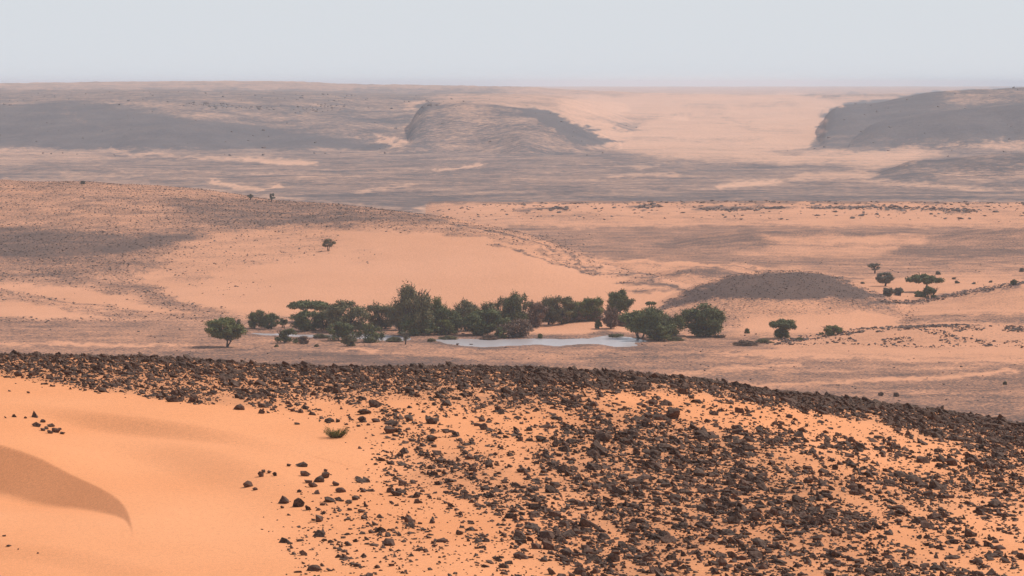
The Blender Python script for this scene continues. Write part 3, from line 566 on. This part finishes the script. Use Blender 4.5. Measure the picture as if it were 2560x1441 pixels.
SPECIAL = {(83, 1035): 'pointed pyramid-shaped dark stone standing above the small cluster at far left', (752, 1160): 'long flat dark stone tilted down right, topmost of the open cluster', (744, 1256): 'big dark flat-faced block, largest of the open cluster right of the dune',
 (707, 1250): 'rounded grey-brown stone just left of the big dark block', (618, 1210): 'wedge-shaped stone lying alone on sand at the left end of the open cluster', (1208, 1066): 'upright dark stone on bare sand with a smaller one balanced behind it', (1204, 1049): 'smaller stone just behind and above the upright stone on bare sand',
 (1684, 1035): 'tall leaning dark boulder on the upper slope, tallest of its surroundings', (2245, 1047): 'pointed dark stone beside the ridge line on the right', (1930, 968): 'small pointed stone sticking up on the right part of the ridge line', (974, 1075): 'dark stone with a broad right end on sand right of the green shrub',
 (903, 1048): 'rounded dark purple-brown stone on sand above the green shrub', (910, 1029): 'long dark loaf-shaped stone on sand above the green shrub', (937, 1009): 'double-humped dark stone above the loaf-shaped one', (1509, 1092): 'broad dark boulder in the middle of the upper slope', (254, 975): 'dark stone pair-like block on the sand edge of the rubble band, far left',
 (67, 981): 'lone small stone on smooth sand below the rubble band at far left', (1021, 975): 'large dark stone in the rubble just under the ridge, left of centre', (635, 1222): 'small wedge stone just right of the lone wedge-shaped stone'}
for i, (u, v, w, h) in enumerate(HERO):
    p_ = surf(u, v + h * .42, 80, 139); d = p_.y; m_px = d * PX
    wd = w * m_px * (1.0 if i < 118 else .85); ht = h * m_px * (1.15 if i < 118 else .9)
    tilt = R(random.uniform(6, 24)) if w > h * 1.25 else R(random.uniform(-8, 8))
    o = add_stone(u, v, (p_.x, p_.y, p_.z + ht * .26), (wd, wd * random.uniform(.65, .95), ht), (R(random.uniform(-8, 8)), tilt, R(random.uniform(-18, 18))), pyr if (u, v) in ((83, 1035), (2245, 1047), (1930, 968)) else variant_me[i % len(variant_me)], None, SPECIAL.get((u, v)))
    hero_pos.append((p_.x, p_.y))
hero_pos = np.array(hero_pos)
# individuals up to 300: the largest random ones inside the frame
dims = np.stack([size * rng.uniform(1.0, 1.6, N), size * rng.uniform(.7, 1.1, N), size * rng.uniform(.55, 1.0, N)], -1)
rot = np.stack([rng.normal(0, .2, N), rng.normal(.42, .22, N), rng.normal(0, .55, N)], -1)
pos = np.stack([sx, sdist, sz_ + dims[:, 2] * .04], -1)
show = dims[:, 0] * dims[:, 2] / sdist ** 2 * ((su > 10) & (su < 2550) & (sv2 < 1436) & (sdist < 127))
order = np.argsort(-show); nind = 300 - len(HERO)
ind = order[:nind]; rest = order[nind:]
for j in ind:
    add_stone(su[j], sv2[j], tuple(pos[j]), tuple(dims[j]), tuple(rot[j]), variant_me[int(j) % len(variant_me)])
byl = {}
for o in COL.objects:
    if o.name.startswith('stone') and o.get('label'): byl.setdefault(o['label'], []).append(o)
for lb, L in byl.items():
    if len(L) < 2: continue
    L.sort(key=lambda q: q.location.x / q.location.y); n = len(L)
    wd_ = {2: ['left', 'right'], 3: ['left', 'middle', 'right']}.get(n, ['leftmost', 'second-left'] + ['third-left', 'fourth-left', 'fifth-left', 'sixth-left'][:n - 3] + ['rightmost'])
    for q, w_ in zip(L, wd_): q['label'] = w_ + ' ' + lb
o = scatter_mesh('scattered_stones', HVs, pos[rest], dims[rest], rot[rest], M_stone)
setp(o, 'small dark stones strewn over the orange sand of the foreground slope', 'stones', None, 'stuff')
# fine chips
n1 = 110000; cu = rng.uniform(-600, 3160, n1); cd = rng.uniform(82, 132, n1); cz = height_at(cu, cd); cv = rowof(cz, cd)
cden = rock_density(cu, cv); keep = rng.random(n1) < np.clip(cden + fbm(cu / 60, cv / 25, 71) * .6 * (cden > .03), 0, 1) * .28 * np.where((cu < 650) & (cden < .4), .1, 1)
cu, cd, cz = cu[keep], cd[keep], cz[keep]; n1 = len(cu); cs_ = rng.uniform(.022, .055, n1)
o = scatter_mesh('stone_chips', HVs[:5], np.stack([(cu - CX) / F * cd, cd, cz + cs_ * .1], -1), np.stack([cs_ * 1.4, cs_, cs_ * .7], -1), rng.normal(0, .4, (n1, 3)), M_stone)
setp(o, 'fine dark stone chips between the stones of the foreground slope', 'stone chips', None, 'stuff')
# stones on the mid-distance ground: density follows the gravel
def mid_scatter(name, n, u0, u1, d0, d1, dens, smin, smax, label, flat=.6):
    u = rng.uniform(u0, u1, n); d = np.sqrt(rng.uniform(d0 ** 2, d1 ** 2, n)); z = height_at(u, d); v = rowof(z, d)
    x = (u - CX) / F * d; k_ = rng.random(n) < dens(u, v, x, d); u, d, z, x = u[k_], d[k_], z[k_], x[k_]; n = len(u)
    s = smin * (smax / smin) ** (rng.random(n) ** 2.2)
    o = scatter_mesh(name, HVs, np.stack([x, d, z + s * .15], -1), np.stack([s * rng.uniform(1, 1.7, n), s, s * rng.uniform(flat * .7, flat * 1.3, n)], -1), np.stack([rng.normal(0, .15, n), rng.normal(0, .15, n), rng.uniform(0, 6.3, n)], -1), M_stone_mid)
    setp(o, label, 'stones', None, 'stuff'); print(name, n); return o
def gat(u, d):
    c = np.interp(u, U, np.arange(NC)).astype(int); r = np.interp(d, D, np.arange(NR)).astype(int); return G[c, r]
def nearline(u, v, pts, w):
    q, s, a = line_q(u * .5, v, np.array(pts, float) * [.5, 1], [1] * len(pts)); return np.exp(-(q / w) ** 2)
mid_scatter('hill_stones', 170000, -160, 1760, 640, 1060, lambda u, v, x, d: np.clip(gat(u, d) - .08, 0, 1) * .75 * (v < 805) * (fbm(x / 12, d / 12, 81) + .5) * (1 - sstep(1300, 1520, u) * (d > 800)) * (1 - sstep(1450, 1740, u)), .15, .44, 'dark stones scattered over the sandy hill behind the trees')
mid_scatter('plain_stones', 70000, -160, 2720, 440, 900, lambda u, v, x, d: np.clip(gat(u, d) * .16 * ((v > 800) | (u > 1600)), 0, 1) * (fbm(x / 9, d / 9, 82) + .5), .10, .40, 'small stones strewn over the flat ground round the pond')
mid_scatter('hilltop_stones', 14000, 1560, 2300, 650, 720, lambda u, v, x, d: np.clip(gat(u, d) - .15, 0, 1) * .6, .12, .32, 'dark stones covering the top of the rounded gravel hill')
mid_scatter('bank_rocks', 26000, 1880, 2720, 596, 642, lambda u, v, x, d: np.clip(np.maximum(nearline(u, v, [(1940, 858), (2050, 842), (2200, 828), (2260, 820), (2400, 816), (2560, 824), (2700, 828)], 4.0) * .8 * (fbm(x / 3, d / 4, 84) > -.03), np.maximum((fbm(x / 4, d / 6, 83) > .08) * .22 * sstep(812, 822, v) * (1 - sstep(848, 866, v)) * sstep(2050, 2150, u), nearline(u, v, [(1960, 862), (2100, 858), (2300, 868), (2420, 864), (2560, 866)], 2.5) * .10)), 0, 1), .16, .62, 'dark rocks capping the low sandy bank right of the pond')
mid_scatter('outcrop_rocks', 30000, 1080, 2720, 1130, 1240, lambda u, v, x, d: np.clip(sum(nearline(u, v, L, 3) for L in ([(1600, 519), (1645, 516)], [(1380, 524), (1420, 523)], [(1760, 522), (1820, 527), (1960, 520)], [(2030, 521), (2180, 519), (2290, 523)], [(2310, 522), (2440, 530)])) * .5 + .02, 0, 1), .4, 1.5, 'dark rocks along the edge of the distant terrace', .4)
mid_scatter('far_rocks', 60000, -160, 2720, 2150, 3300, lambda u, v, x, d: np.clip(gat(u, d) - .35, 0, 1) * .02 * (v < 392) + .5 * (np.maximum(nearline(u, v, [(480, 262), (620, 268), (720, 280), (840, 262)], 9), nearline(u, v, [(1045, 285), (1075, 262), (1145, 264)], 6)) * (fbm(x / 25, d / 60, 86) > .02)), 0.7, 2.4, 'dark rocks strewn over the faces of the distant plateau', .6)
mid_scatter('ridge_rocks', 12000, 2150, 2720, 690, 760, lambda u, v, x, d: nearline(u, v, [(2200, 757), (2300, 755), (2400, 738), (2480, 722), (2560, 708), (2700, 696)], 4) * .45, .2, .6, 'stones along the low dark ridge at the far right')

# ------------------------------------------------------------------ trees and shrubs
def tube(pts, rad, sides=6):
    P = [Vector(p) for p in pts]; V, Fc = [], []
    for i, p in enumerate(P):
        t = (P[min(i + 1, len(P) - 1)] - P[max(i - 1, 0)]).normalized(); a = t.orthogonal().normalized(); b = t.cross(a)
        for s in range(sides):
            an = 2 * math.pi * s / sides; q = p + (a * math.cos(an) + b * math.sin(an)) * rad[i]; V.append(q[:])
    for i in range(len(P) - 1):
        for s in range(sides):
            s2 = (s + 1) % sides; Fc.append((i * sides + s, i * sides + s2, (i + 1) * sides + s2, (i + 1) * sides + s))
    return V, Fc
def limbs_mesh(r, h, cw, style, stems):
    V, Fc = [], []
    def add(pts, rad):
        v_, f2 = tube(pts, rad); b0 = len(V); V.extend(v_); Fc.extend([tuple(i + b0 for i in q) for q in f2])
    tips = []
    fork = {'umbrella': .5, 'round': .22, 'bush': .08, 'airy': .35}[style]
    tr = max(.10, h * .028)
    for s in range(stems):
        an = r.uniform(0, 6.3) if stems > 1 else 0
        lean = (cw * .12 if stems > 1 else cw * .03)
        top = Vector((math.cos(an) * lean + r.uniform(-.1, .1), math.sin(an) * lean * .8, h * fork))
        b0 = Vector((math.cos(an) * .12 * (stems > 1), math.sin(an) * .12 * (stems > 1), -.35))
        mid = b0.lerp(top, .5) + Vector((r.uniform(-.12, .12), r.uniform(-.12, .12), 0))
        add([b0, mid, top], [tr * 1.25, tr, tr * .8])
        for k2 in range(4 if style != 'bush' else 3):
            a2 = an + r.uniform(-2.2, 2.2) if stems > 1 else r.uniform(0, 6.3); rr = r.uniform(.45, .95) * cw * .42
            e = Vector((math.cos(a2) * rr, math.sin(a2) * rr, h * r.uniform(.68, .9)))
            m1 = top.lerp(e, .45) + Vector((r.uniform(-.2, .2), r.uniform(-.2, .2), h * .04))
            add([top, m1, e], [tr * .7, tr * .45, tr * .15]); tips.append(e)
            for k3 in range(2):
                e2 = e + Vector((r.uniform(-.18, .18) * cw, r.uniform(-.18, .18) * cw, r.uniform(-.02, .12) * h)); add([m1, m1.lerp(e2, .5) + Vector((0, 0, .1)), e2], [tr * .4, tr * .25, tr * .08])
    return V, Fc
def crown_mesh(seed, h, cw, cb, style, leaf, dens=1.0):
    """leaf clumps inside an uneven envelope; cb = height of the crown's underside"""
    g = np.random.default_rng(seed); ch = h - cb; pts = []; 
    ncl = int({'umbrella': 26, 'round': 46, 'bush': 26, 'airy': 17}[style] * max(1, cw / 6) ** .8)
    cl = []; ph = g.uniform(0, 6.28, 4); lump = lambda a_: 1 + .22 * math.sin(2 * a_ + ph[0]) * math.sin(ph[1] + a_) + .16 * math.sin(3 * a_ + ph[2]); skew = g.uniform(-.12, .12)
    for i in range(ncl):
        a = g.uniform(0, 6.283); rr = math.sqrt(g.uniform(0, 1)) * .9
        if style == 'umbrella': zc = cb + ch * (.55 + .25 * (1 - rr ** 2) + g.uniform(-.2, .12)); rad = (cw * .13 * g.uniform(.7, 1.25), ch * .24 * g.uniform(.8, 1.2))
        elif style == 'bush':
            el = g.uniform(0, 1) ** .7; rr = math.sqrt(max(0, 1 - (el * .95) ** 2)) * math.sqrt(g.uniform(.1, 1)) * .88; zc = cb + ch * el * .86; rad = (cw * .15 * g.uniform(.6, 1.25), ch * .17 * g.uniform(.7, 1.2))
        else:
            el = g.uniform(-.95, .95); e2 = 1 - abs(el) ** (2.4 if el > 0 else 1.7); rr = math.sqrt(max(e2, 0)) * math.sqrt(g.uniform(.25, 1)) * .9; zc = cb + ch * (.48 + el * .44); rad = (cw * .15 * g.uniform(.7, 1.3), ch * .14 * g.uniform(.7, 1.3))
        rr *= lump(a) * .95; zc = cb + (zc - cb) * (1 + g.uniform(-.16, .10)); cl.append((math.cos(a) * rr * cw * .5 * .92 + skew * cw * (zc / h - .5), math.sin(a) * rr * cw * .5 * .8, zc, rad[0], rad[1]))
    tw = .5 * cw
    per = int(dens * 165 * {'umbrella': 1.3, 'round': 1.15, 'bush': 1.15, 'airy': .62}[style])
    C = []; NR_ = []
    for (x, y, z, ra, rz_) in cl:
        n = int(per * g.uniform(.6, 1.3)); p3 = g.normal(0, 1, (n, 3)); p3 /= np.linalg.norm(p3, axis=1, keepdims=True); p3 *= (g.random(n) ** .45)[:, None] * (1 + g.normal(0, .12, n))[:, None]
        C.append(p3 * [ra, ra, rz_] + [x, y, z]); NR_.append(p3 / [ra, ra, rz_] * ra)
    # loose sprays reaching out of the outline
    ns = ncl * 3
    for i in range(ns):
        x, y, z, ra, rz_ = cl[g.integers(len(cl))]; dr = g.normal(0, 1, 3); dr[2] = abs(dr[2]) * .9 + .1; dr /= np.linalg.norm(dr); L = g.uniform(.8, 1.3)
        t = np.linspace(.4, 1, 8)[:, None] * L; C.append(np.array([x, y, z]) + dr * t * [ra, ra, rz_ * 1.25] + g.normal(0, .05, (8, 3))); NR_.append(np.repeat(dr[None], 8, 0))
    C = np.concatenate(C); NRM = np.concatenate(NR_); k_ = C[:, 2] > .04; C = C[k_]; NRM = NRM[k_]; n = len(C)
    nrm = NRM / np.maximum(np.linalg.norm(NRM, axis=1, keepdims=True), 1e-6) + g.normal(0, .55, (n, 3)); nrm /= np.linalg.norm(nrm, axis=1, keepdims=True)
    a = np.cross(nrm, g.normal(0, 1, (n, 3))); a /= np.linalg.norm(a, axis=1, keepdims=True); b = np.cross(nrm, a)
    L = leaf * g.uniform(.6, 1.5, n)[:, None]; Wd = L * .6
    V = np.stack([C - a * L * .5, C + b * Wd * .5, C + a * L * .5, C - b * Wd * .5], 1).reshape(-1, 3)
    return V, np.arange(n * 4).reshape(-1, 4)
tree_n = [0]
def tree(u, v, w, top, style, colr, label, cat='tree', group=None, cbf=None, dmin=430, dmax=2200, stems=None, dens=1.0, leaf=None, name=None, at=None):
    """u, v: photo position of the base; w: crown width px; top: photo row of the top"""
    tree_n[0] += 1; seed = 1000 + tree_n[0]; r = random.Random(seed)
    p_ = at or surf(u, v, dmin, dmax); mpx = p_.y * PX; h = (v - top) * mpx; cw = w * mpx
    cw *= 1.30 if style == 'bush' else 1.20; cb = h * (cbf if cbf is not None else {'umbrella': .5, 'round': .05, 'bush': 0.0, 'airy': .3}[style])
    nm = name or {'umbrella': 'acacia_tree', 'round': 'desert_tree', 'bush': 'shrub', 'airy': 'desert_tree'}[style]
    root = bpy.data.objects.new(nm, None); COL.objects.link(root); root.location = p_; root.rotation_euler = (0, 0, 0); root.empty_display_size = .2
    setp(root, label, cat, group)
    V, Fc = limbs_mesh(r, h, cw, style, stems or (3 if style in ('round', 'bush') else 2))
    me = np_mesh('trunk' if style != 'bush' else 'stem', np.array(V), np.array(Fc), M_bark, 4, True); o = bpy.data.objects.new(me.name.split('.')[0], me); COL.objects.link(o); o.parent = root
    lf = leaf or .84 * min(max(.18, cw * .045), .34) * (p_.y / 640 if p_.y > 640 else max(p_.y / 640, .1))
    V, Fc = crown_mesh(seed, h, cw, cb, style, lf, dens)
    me = np_mesh('crown' if style != 'bush' else 'foliage', V, Fc, ML[colr], 4, False); o = bpy.data.objects.new(me.name.split('.')[0], me); COL.objects.link(o); o.parent = root
    return root
GP = 'trees along the far side of the pond'
tree(565, 868, 96, 797, 'round', 'green', 'leftmost pondside tree, spreading green crown on a forked trunk', cbf=.30, stems=3, dens=1.4, group='trees round the pond')
tree(591, 838, 26, 792, 'airy', 'olive', 'small tree top showing just behind the leftmost pondside tree', group=GP)
tree(640, 822, 50, 776, 'round', 'dark', 'dark bushy tree standing behind the narrow left end of the water', group=GP)
tree(672, 823, 42, 784, 'round', 'dark', 'smaller round tree touching the right side of the dark bushy one behind the narrow water', group=GP)
tree(706, 820, 20, 796, 'airy', 'olive', 'thin ragged sapling in the gap left of the flat-topped tree', cat='tree', group=GP)
tree(717, 858, 56, 820, 'bush', 'dark', 'round dark green shrub in front of the left arm of the water', cat='shrub', group='shrubs in front of the pond')
tree(757, 860, 34, 841, 'bush', 'brown', 'low reddish brown shrub right of the round dark shrub', cat='shrub', group='shrubs in front of the pond')
tree(774, 806, 112, 753, 'umbrella', 'dark', 'flat-topped acacia with a level dark crown at the left end of the grove', cbf=.45, dens=1.2, group=GP)
tree(765, 828, 78, 775, 'round', 'dark', 'rounded green tree below the level crown of the flat-topped acacia', group=GP)
tree(812, 826, 60, 775, 'round', 'olive', 'dusty tree filling the space between flat-topped acacia and bulky tree', group=GP)
tree(868, 830, 96, 754, 'round', 'olive', 'bulky olive tree with an uneven top left of the gap in the grove', group=GP, dens=1.2)
tree(852, 852, 74, 804, 'bush', 'dark', 'big dark green bush standing at the near edge of the left water', cat='bush', group='shrubs in front of the pond', dens=1.2)
tree(874, 866, 40, 838, 'bush', 'olive', 'small drooping shrub in front of the big dark bush', cat='shrub', group='shrubs in front of the pond')
tree(924, 856, 66, 802, 'bush', 'dark', 'dark bush reaching into the water right of the big dark bush', cat='bush', group='shrubs in front of the pond')
tree(957, 822, 76, 758, 'round', 'olive', 'rounded tree just right of the gap in the grove, left of the tallest tree', group=GP)
tree(1000, 826, 62, 752, 'round', 'olive', 'tree leaning against the left side of the tallest tree', group=GP)
tree(1032, 838, 92, 712, 'round', 'olive', 'tallest tree of the grove with a pointed top', group=GP, dens=1.35, stems=4)
tree(1080, 832, 72, 744, 'round', 'green', 'green tree right beside the tallest tree', group=GP)
tree(1040, 838, 92, 782, 'bush', 'dark', 'dark bush round the foot of the tallest tree', cat='bush', group=GP)
tree(1118, 836, 66, 766, 'round', 'dark', 'lower tree at the dip right of the tallest tree', group=GP)
tree(1112, 838, 60, 800, 'bush', 'green', 'low green bush at the water under the dip in the treetops', cat='bush', group=GP)
tree(1011, 862, 24, 828, 'airy', 'grey', 'thin grey sapling standing at the near shore by the narrow water', group='saplings by the pond', dens=.5)
tree(1168, 828, 72, 749, 'round', 'olive', 'reddish olive tree right of the dip in the treetops', group=GP)
tree(1203, 838, 96, 776, 'round', 'dark', 'broad dark green tree on the bank above the widest water', group=GP, dens=1.2)
tree(1222, 826, 60, 758, 'round', 'olive', 'olive tree behind the broad dark green one', group=GP)
tree(1260, 820, 60, 744, 'round', 'olive', 'ragged olive tree left of the second-highest treetop', group=GP)
tree(1292, 822, 66, 732, 'round', 'dark', 'tree with the second-highest top of the grove', group=GP)
tree(1292, 844, 84, 800, 'bush', 'brown', 'reddish brown bush at the water left of the bright sand bank', cat='bush', group='brown bushes by the pond')
tree(1249, 846, 30, 818, 'bush', 'dark', 'small dark bush at the water left of the reddish brown bush', cat='bush', group='brown bushes by the pond')
tree(1335, 818, 62, 752, 'round', 'brown', 'brownish sparse tree behind the left end of the sand bank', group=GP)
tree(1371, 812, 62, 745, 'round', 'olive', 'olive tree behind the sand bank, first of two equal tops', group=GP)
tree(1407, 810, 68, 742, 'round', 'olive', 'olive tree behind the sand bank, second of two equal tops', group=GP)
tree(1425, 806, 86, 774, 'bush', 'brown', 'low rusty brown bush along the top of the sand bank', cat='bush', group='brown bushes by the pond')
tree(1446, 804, 52, 752, 'round', 'green', 'green tree at the right part of the treeline behind the sand bank', group=GP)
tree(1478, 802, 62, 743, 'round', 'green', 'round green tree ending the treeline above the sand bank', group=GP, dens=1.15)
tree(1490, 803, 42, 778, 'bush', 'brown', 'rusty bush under the round green tree at the end of the treeline', cat='bush', group='brown bushes by the pond')
tree(1495, 822, 16, 800, 'bush', 'dark', 'tiny dark sapling on the right slope of the sand bank', cat='shrub', group='saplings by the pond')
tree(1545, 798, 62, 728, 'round', 'dark', 'tall dark tree standing apart right of the treeline', group=GP, cbf=.2, dens=1.3)
tree(1529, 822, 42, 768, 'round', 'brown', 'brownish leaning tree in front of the tall dark one', group=GP)
tree(1556, 816, 30, 795, 'bush', 'brown', 'small dry bush at the foot of the brownish leaning tree', cat='shrub', group='brown bushes by the pond')
tree(1602, 846, 90, 778, 'round', 'green', 'left tree of the wide dark clump at the right end of the water', group='trees right of the pond', cbf=.2, dens=1.2)
tree(1640, 850, 84, 772, 'round', 'dark', 'middle tree of the wide dark clump at the right end of the water', group='trees right of the pond', dens=1.3)
tree(1674, 843, 62, 780, 'round', 'dark', 'right tree of the wide dark clump at the right end of the water', group='trees right of the pond', dens=1.2)
tree(1650, 853, 70, 815, 'bush', 'dark', 'bush under the wide dark clump at the right end of the water', cat='bush', group='trees right of the pond')
tree(1765, 842, 104, 764, 'round', 'dark', 'big dense dark tree standing alone in front of the gravel hill', group='trees right of the pond', dens=1.6, stems=4, cbf=.03)
tree(1627, 770, 26, 755, 'umbrella', 'dark', 'tiny flat-topped tree on the left slope of the gravel hill', cbf=.35)
tree(1953, 846, 72, 800, 'umbrella', 'dark', 'umbrella-shaped tree with a narrow foot right of the big dense dark tree', cbf=.34, stems=4, dens=1.5, group='trees right of the pond')
tree(1956, 846, 40, 818, 'bush', 'dark', 'narrow bush filling the foot of the umbrella-shaped tree', cat='shrub', group='trees right of the pond')
tree(2087, 838, 54, 812, 'bush', 'green', 'low rounded green bush on the bank at right', cat='bush', group='trees right of the pond', dens=1.3)
tree(1869, 834, 11, 822, 'bush', 'dark', 'tiny dark shrub between the big dense tree and the umbrella-shaped tree', cat='shrub')
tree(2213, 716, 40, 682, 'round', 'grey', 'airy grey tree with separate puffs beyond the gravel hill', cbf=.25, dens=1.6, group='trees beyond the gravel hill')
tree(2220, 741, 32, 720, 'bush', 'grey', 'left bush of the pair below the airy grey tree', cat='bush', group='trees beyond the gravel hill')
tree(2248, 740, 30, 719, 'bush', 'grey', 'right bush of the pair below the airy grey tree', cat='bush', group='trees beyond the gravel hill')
tree(2312, 730, 76, 689, 'umbrella', 'dark', 'wide umbrella acacia beyond the gravel hill at right', cbf=.36, dens=1.9, group='trees beyond the gravel hill')
tree(2326, 746, 44, 716, 'bush', 'dark', 'dark bush under the wide umbrella acacia', cat='bush', group='trees beyond the gravel hill')
tree(2297, 743, 20, 728, 'bush', 'dark', 'small bush left of the dark one under the umbrella acacia', cat='bush', group='trees beyond the gravel hill')
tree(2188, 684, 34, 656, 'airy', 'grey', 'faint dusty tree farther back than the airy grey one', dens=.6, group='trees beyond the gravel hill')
tree(2536, 713, 18, 700, 'bush', 'dark', 'dark bush on the low ridge at the right edge', cat='shrub')
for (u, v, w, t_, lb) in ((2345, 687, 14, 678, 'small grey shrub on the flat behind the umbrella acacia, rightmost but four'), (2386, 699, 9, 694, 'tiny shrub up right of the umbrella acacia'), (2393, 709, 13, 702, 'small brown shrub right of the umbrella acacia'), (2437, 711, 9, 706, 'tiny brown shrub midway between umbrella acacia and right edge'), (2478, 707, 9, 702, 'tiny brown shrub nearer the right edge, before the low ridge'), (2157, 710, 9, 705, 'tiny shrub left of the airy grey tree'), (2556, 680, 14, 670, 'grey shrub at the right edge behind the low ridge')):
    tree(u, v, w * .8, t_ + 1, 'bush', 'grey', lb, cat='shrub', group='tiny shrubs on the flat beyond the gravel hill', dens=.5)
tree(820, 627, 30, 595, 'airy', 'olive', 'lone small tree on the sandy hillside casting a short shadow', cbf=.3, dens=1.5)
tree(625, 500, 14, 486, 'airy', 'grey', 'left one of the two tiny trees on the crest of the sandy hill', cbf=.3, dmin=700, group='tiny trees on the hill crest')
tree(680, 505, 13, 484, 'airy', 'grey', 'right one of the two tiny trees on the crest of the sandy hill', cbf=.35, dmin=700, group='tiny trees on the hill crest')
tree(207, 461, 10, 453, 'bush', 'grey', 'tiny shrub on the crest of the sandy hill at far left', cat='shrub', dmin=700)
for (u, v, w, t_, c_, lb) in ((2205, 990, 11, 982, 'brown', 'left shrub of two tiny ones on the flat beyond the ridge at right'), (2243, 992, 12, 982, 'brown', 'right shrub of two tiny ones on the flat beyond the ridge at right'), (2516, 962, 8, 955, 'olive', 'tiny shrub on the flat by the right edge'), (1868, 864, 60, 852, 'brown', 'low dry reddish shrub near the shore left of the rocky bank'), (1910, 858, 40, 848, 'olive', 'low dry shrub touching the start of the rocky bank'), (1078, 855, 20, 846, 'olive', 'low tuft at the muddy neck between the two waters'), (1690, 852, 40, 843, 'olive', 'low tuft right of the wide dark clump'), (1540, 846, 44, 834, 'olive', 'low marsh tuft in the water below the leaning brown tree'), (1350, 846, 14, 835, 'dark', 'small dark tuft at the foot of the sand bank'), (1800, 845, 30, 838, 'brown', 'low dry tuft right of the big dense dark tree'), (800, 846, 40, 836, 'olive', 'dusty tuft at the near shore of the narrow left water'), (985, 855, 44, 843, 'olive', 'dusty tuft at the near shore below the tallest tree'), (1120, 850, 46, 840, 'olive', 'reedy tuft on the far shore under the dip in the treetops'), (1225, 850, 50, 838, 'brown', 'reddish reedy tuft on the far shore below the broad dark tree'), (790, 868, 8, 862, 'olive', 'tiny tuft on the flat below the brown shrub'), (690, 868, 9, 863, 'olive', 'tiny tuft on the flat between leftmost tree and round dark shrub'), (2000, 852, 20, 845, 'dark', 'small dark tuft on the rocky bank')):
    tree(u, v, w, t_, 'bush', c_, lb, cat='shrub', dmin=430, dmax=760)
for (u, v, w, lb) in ((1144, 864, 8, 'left dark stone in the shallow water at the near shore'), (1178, 866, 9, 'right dark stone in the shallow water at the near shore')):
    p_ = surf(u, v, 560, 700); s_ = w * p_.y * PX
    o = bpy.data.objects.new('shore_stone', variant_me[u % 20]); COL.objects.link(o); o.location = (p_.x, p_.y, p_.z + s_ * .3); o.scale = (s_, s_, s_ * .8); setp(o, lb, 'stone', 'stones at the water')
# foreground desert shrub: thin upright twigs
def twiggy(u, v, w, top, label, seed, lean):
    p_ = surf(u, v, 80, 135); mpx = p_.y * PX; h = (v - top) * mpx; cw = w * mpx; r = random.Random(seed); V, Fc = [], []; LV = []
    g = np.random.default_rng(seed)
    for s in range(110):
        an = r.uniform(0, 6.28); rr = math.sqrt(r.random()) * cw * .5; hh = h * r.uniform(.45, 1.05) * (.62 + .38 * abs(math.cos(an)) * rr / (cw * .5)); b0 = Vector((math.cos(an) * rr * .35, math.sin(an) * rr * .35, -.02)); e = Vector((math.cos(an) * rr + lean * hh, math.sin(an) * rr, hh))
        v_, f2 = tube([b0, b0.lerp(e, .5) + Vector((0, 0, hh * .08)), e], [.006, .004, .002], 3); k0 = len(V); V.extend(v_); Fc.extend([tuple(i + k0 for i in q) for q in f2])
        for k_ in range(13):
            t = r.uniform(.35, 1.05); LV.append(b0.lerp(e, t) + Vector((r.gauss(0, .02), r.gauss(0, .02), r.gauss(0, .02))))
    root = bpy.data.objects.new('desert_shrub', None); COL.objects.link(root); root.location = p_; setp(root, label, 'shrub')
    o = bpy.data.objects.new('stem', np_mesh('stem', np.array(V), np.array(Fc), M_bark, 4, True)); COL.objects.link(o); o.parent = root
    C = np.array([p[:] for p in LV]); n = len(C); a = g.normal(0, 1, (n, 3)); a[:, 2] += .8; a /= np.linalg.norm(a, axis=1, keepdims=True); b = np.cross(a, g.normal(0, 1, (n, 3))); b /= np.linalg.norm(b, axis=1, keepdims=True); L = g.uniform(.02, .045, n)[:, None]
    LVv = np.stack([C - a * L * .5, C + b * L * .22, C + a * L * .5, C - b * L * .22], 1).reshape(-1, 3)
    o = bpy.data.objects.new('foliage', np_mesh('foliage', LVv, np.arange(n * 4).reshape(-1, 4), ML['green'], 4, False)); COL.objects.link(o); o.parent = root
twiggy(838, 1094, 70, 1064, 'small dry olive-green desert shrub alone on the foreground sand', 5, .05)

# ------------------------------------------------------------------ haze: one closed box of thin even air round everything
bm = bmesh.new(); bmesh.ops.create_cube(bm, size=1.0); me = bpy.data.meshes.new('haze'); bm.to_mesh(me); bm.free()
hz = bpy.data.objects.new('haze', me); COL.objects.link(hz)
zlo = float(ZZ.min()) - 1.0; zhi = max(float(ZZ.max()), CAMZ) + 6.0
xm = float(np.abs(XX).max()) + 50
hz.location = (0, 13300 - 300, (zlo + zhi) / 2); hz.scale = (2 * xm, 27200, zhi - zlo)
mh = bpy.data.materials.new('haze_air'); mh.use_nodes = True; nt = mh.node_tree; nt.nodes.clear()
oo = nt.nodes.new('ShaderNodeOutputMaterial'); pv_ = nt.nodes.new('ShaderNodeVolumePrincipled'); pv_.inputs['Density'].default_value = 1.2e-4; pv_.inputs['Color'].default_value = (.84, .91, 1.0, 1); pv_.inputs['Anisotropy'].default_value = 0.0
nt.links.new(pv_.outputs[0], oo.inputs['Volume']); me.materials.append(mh); setp(hz, 'pale dusty haze filling the air over the desert', 'haze', None, 'stuff')
print('haze', zlo, zhi, 'verts', NC * NR)
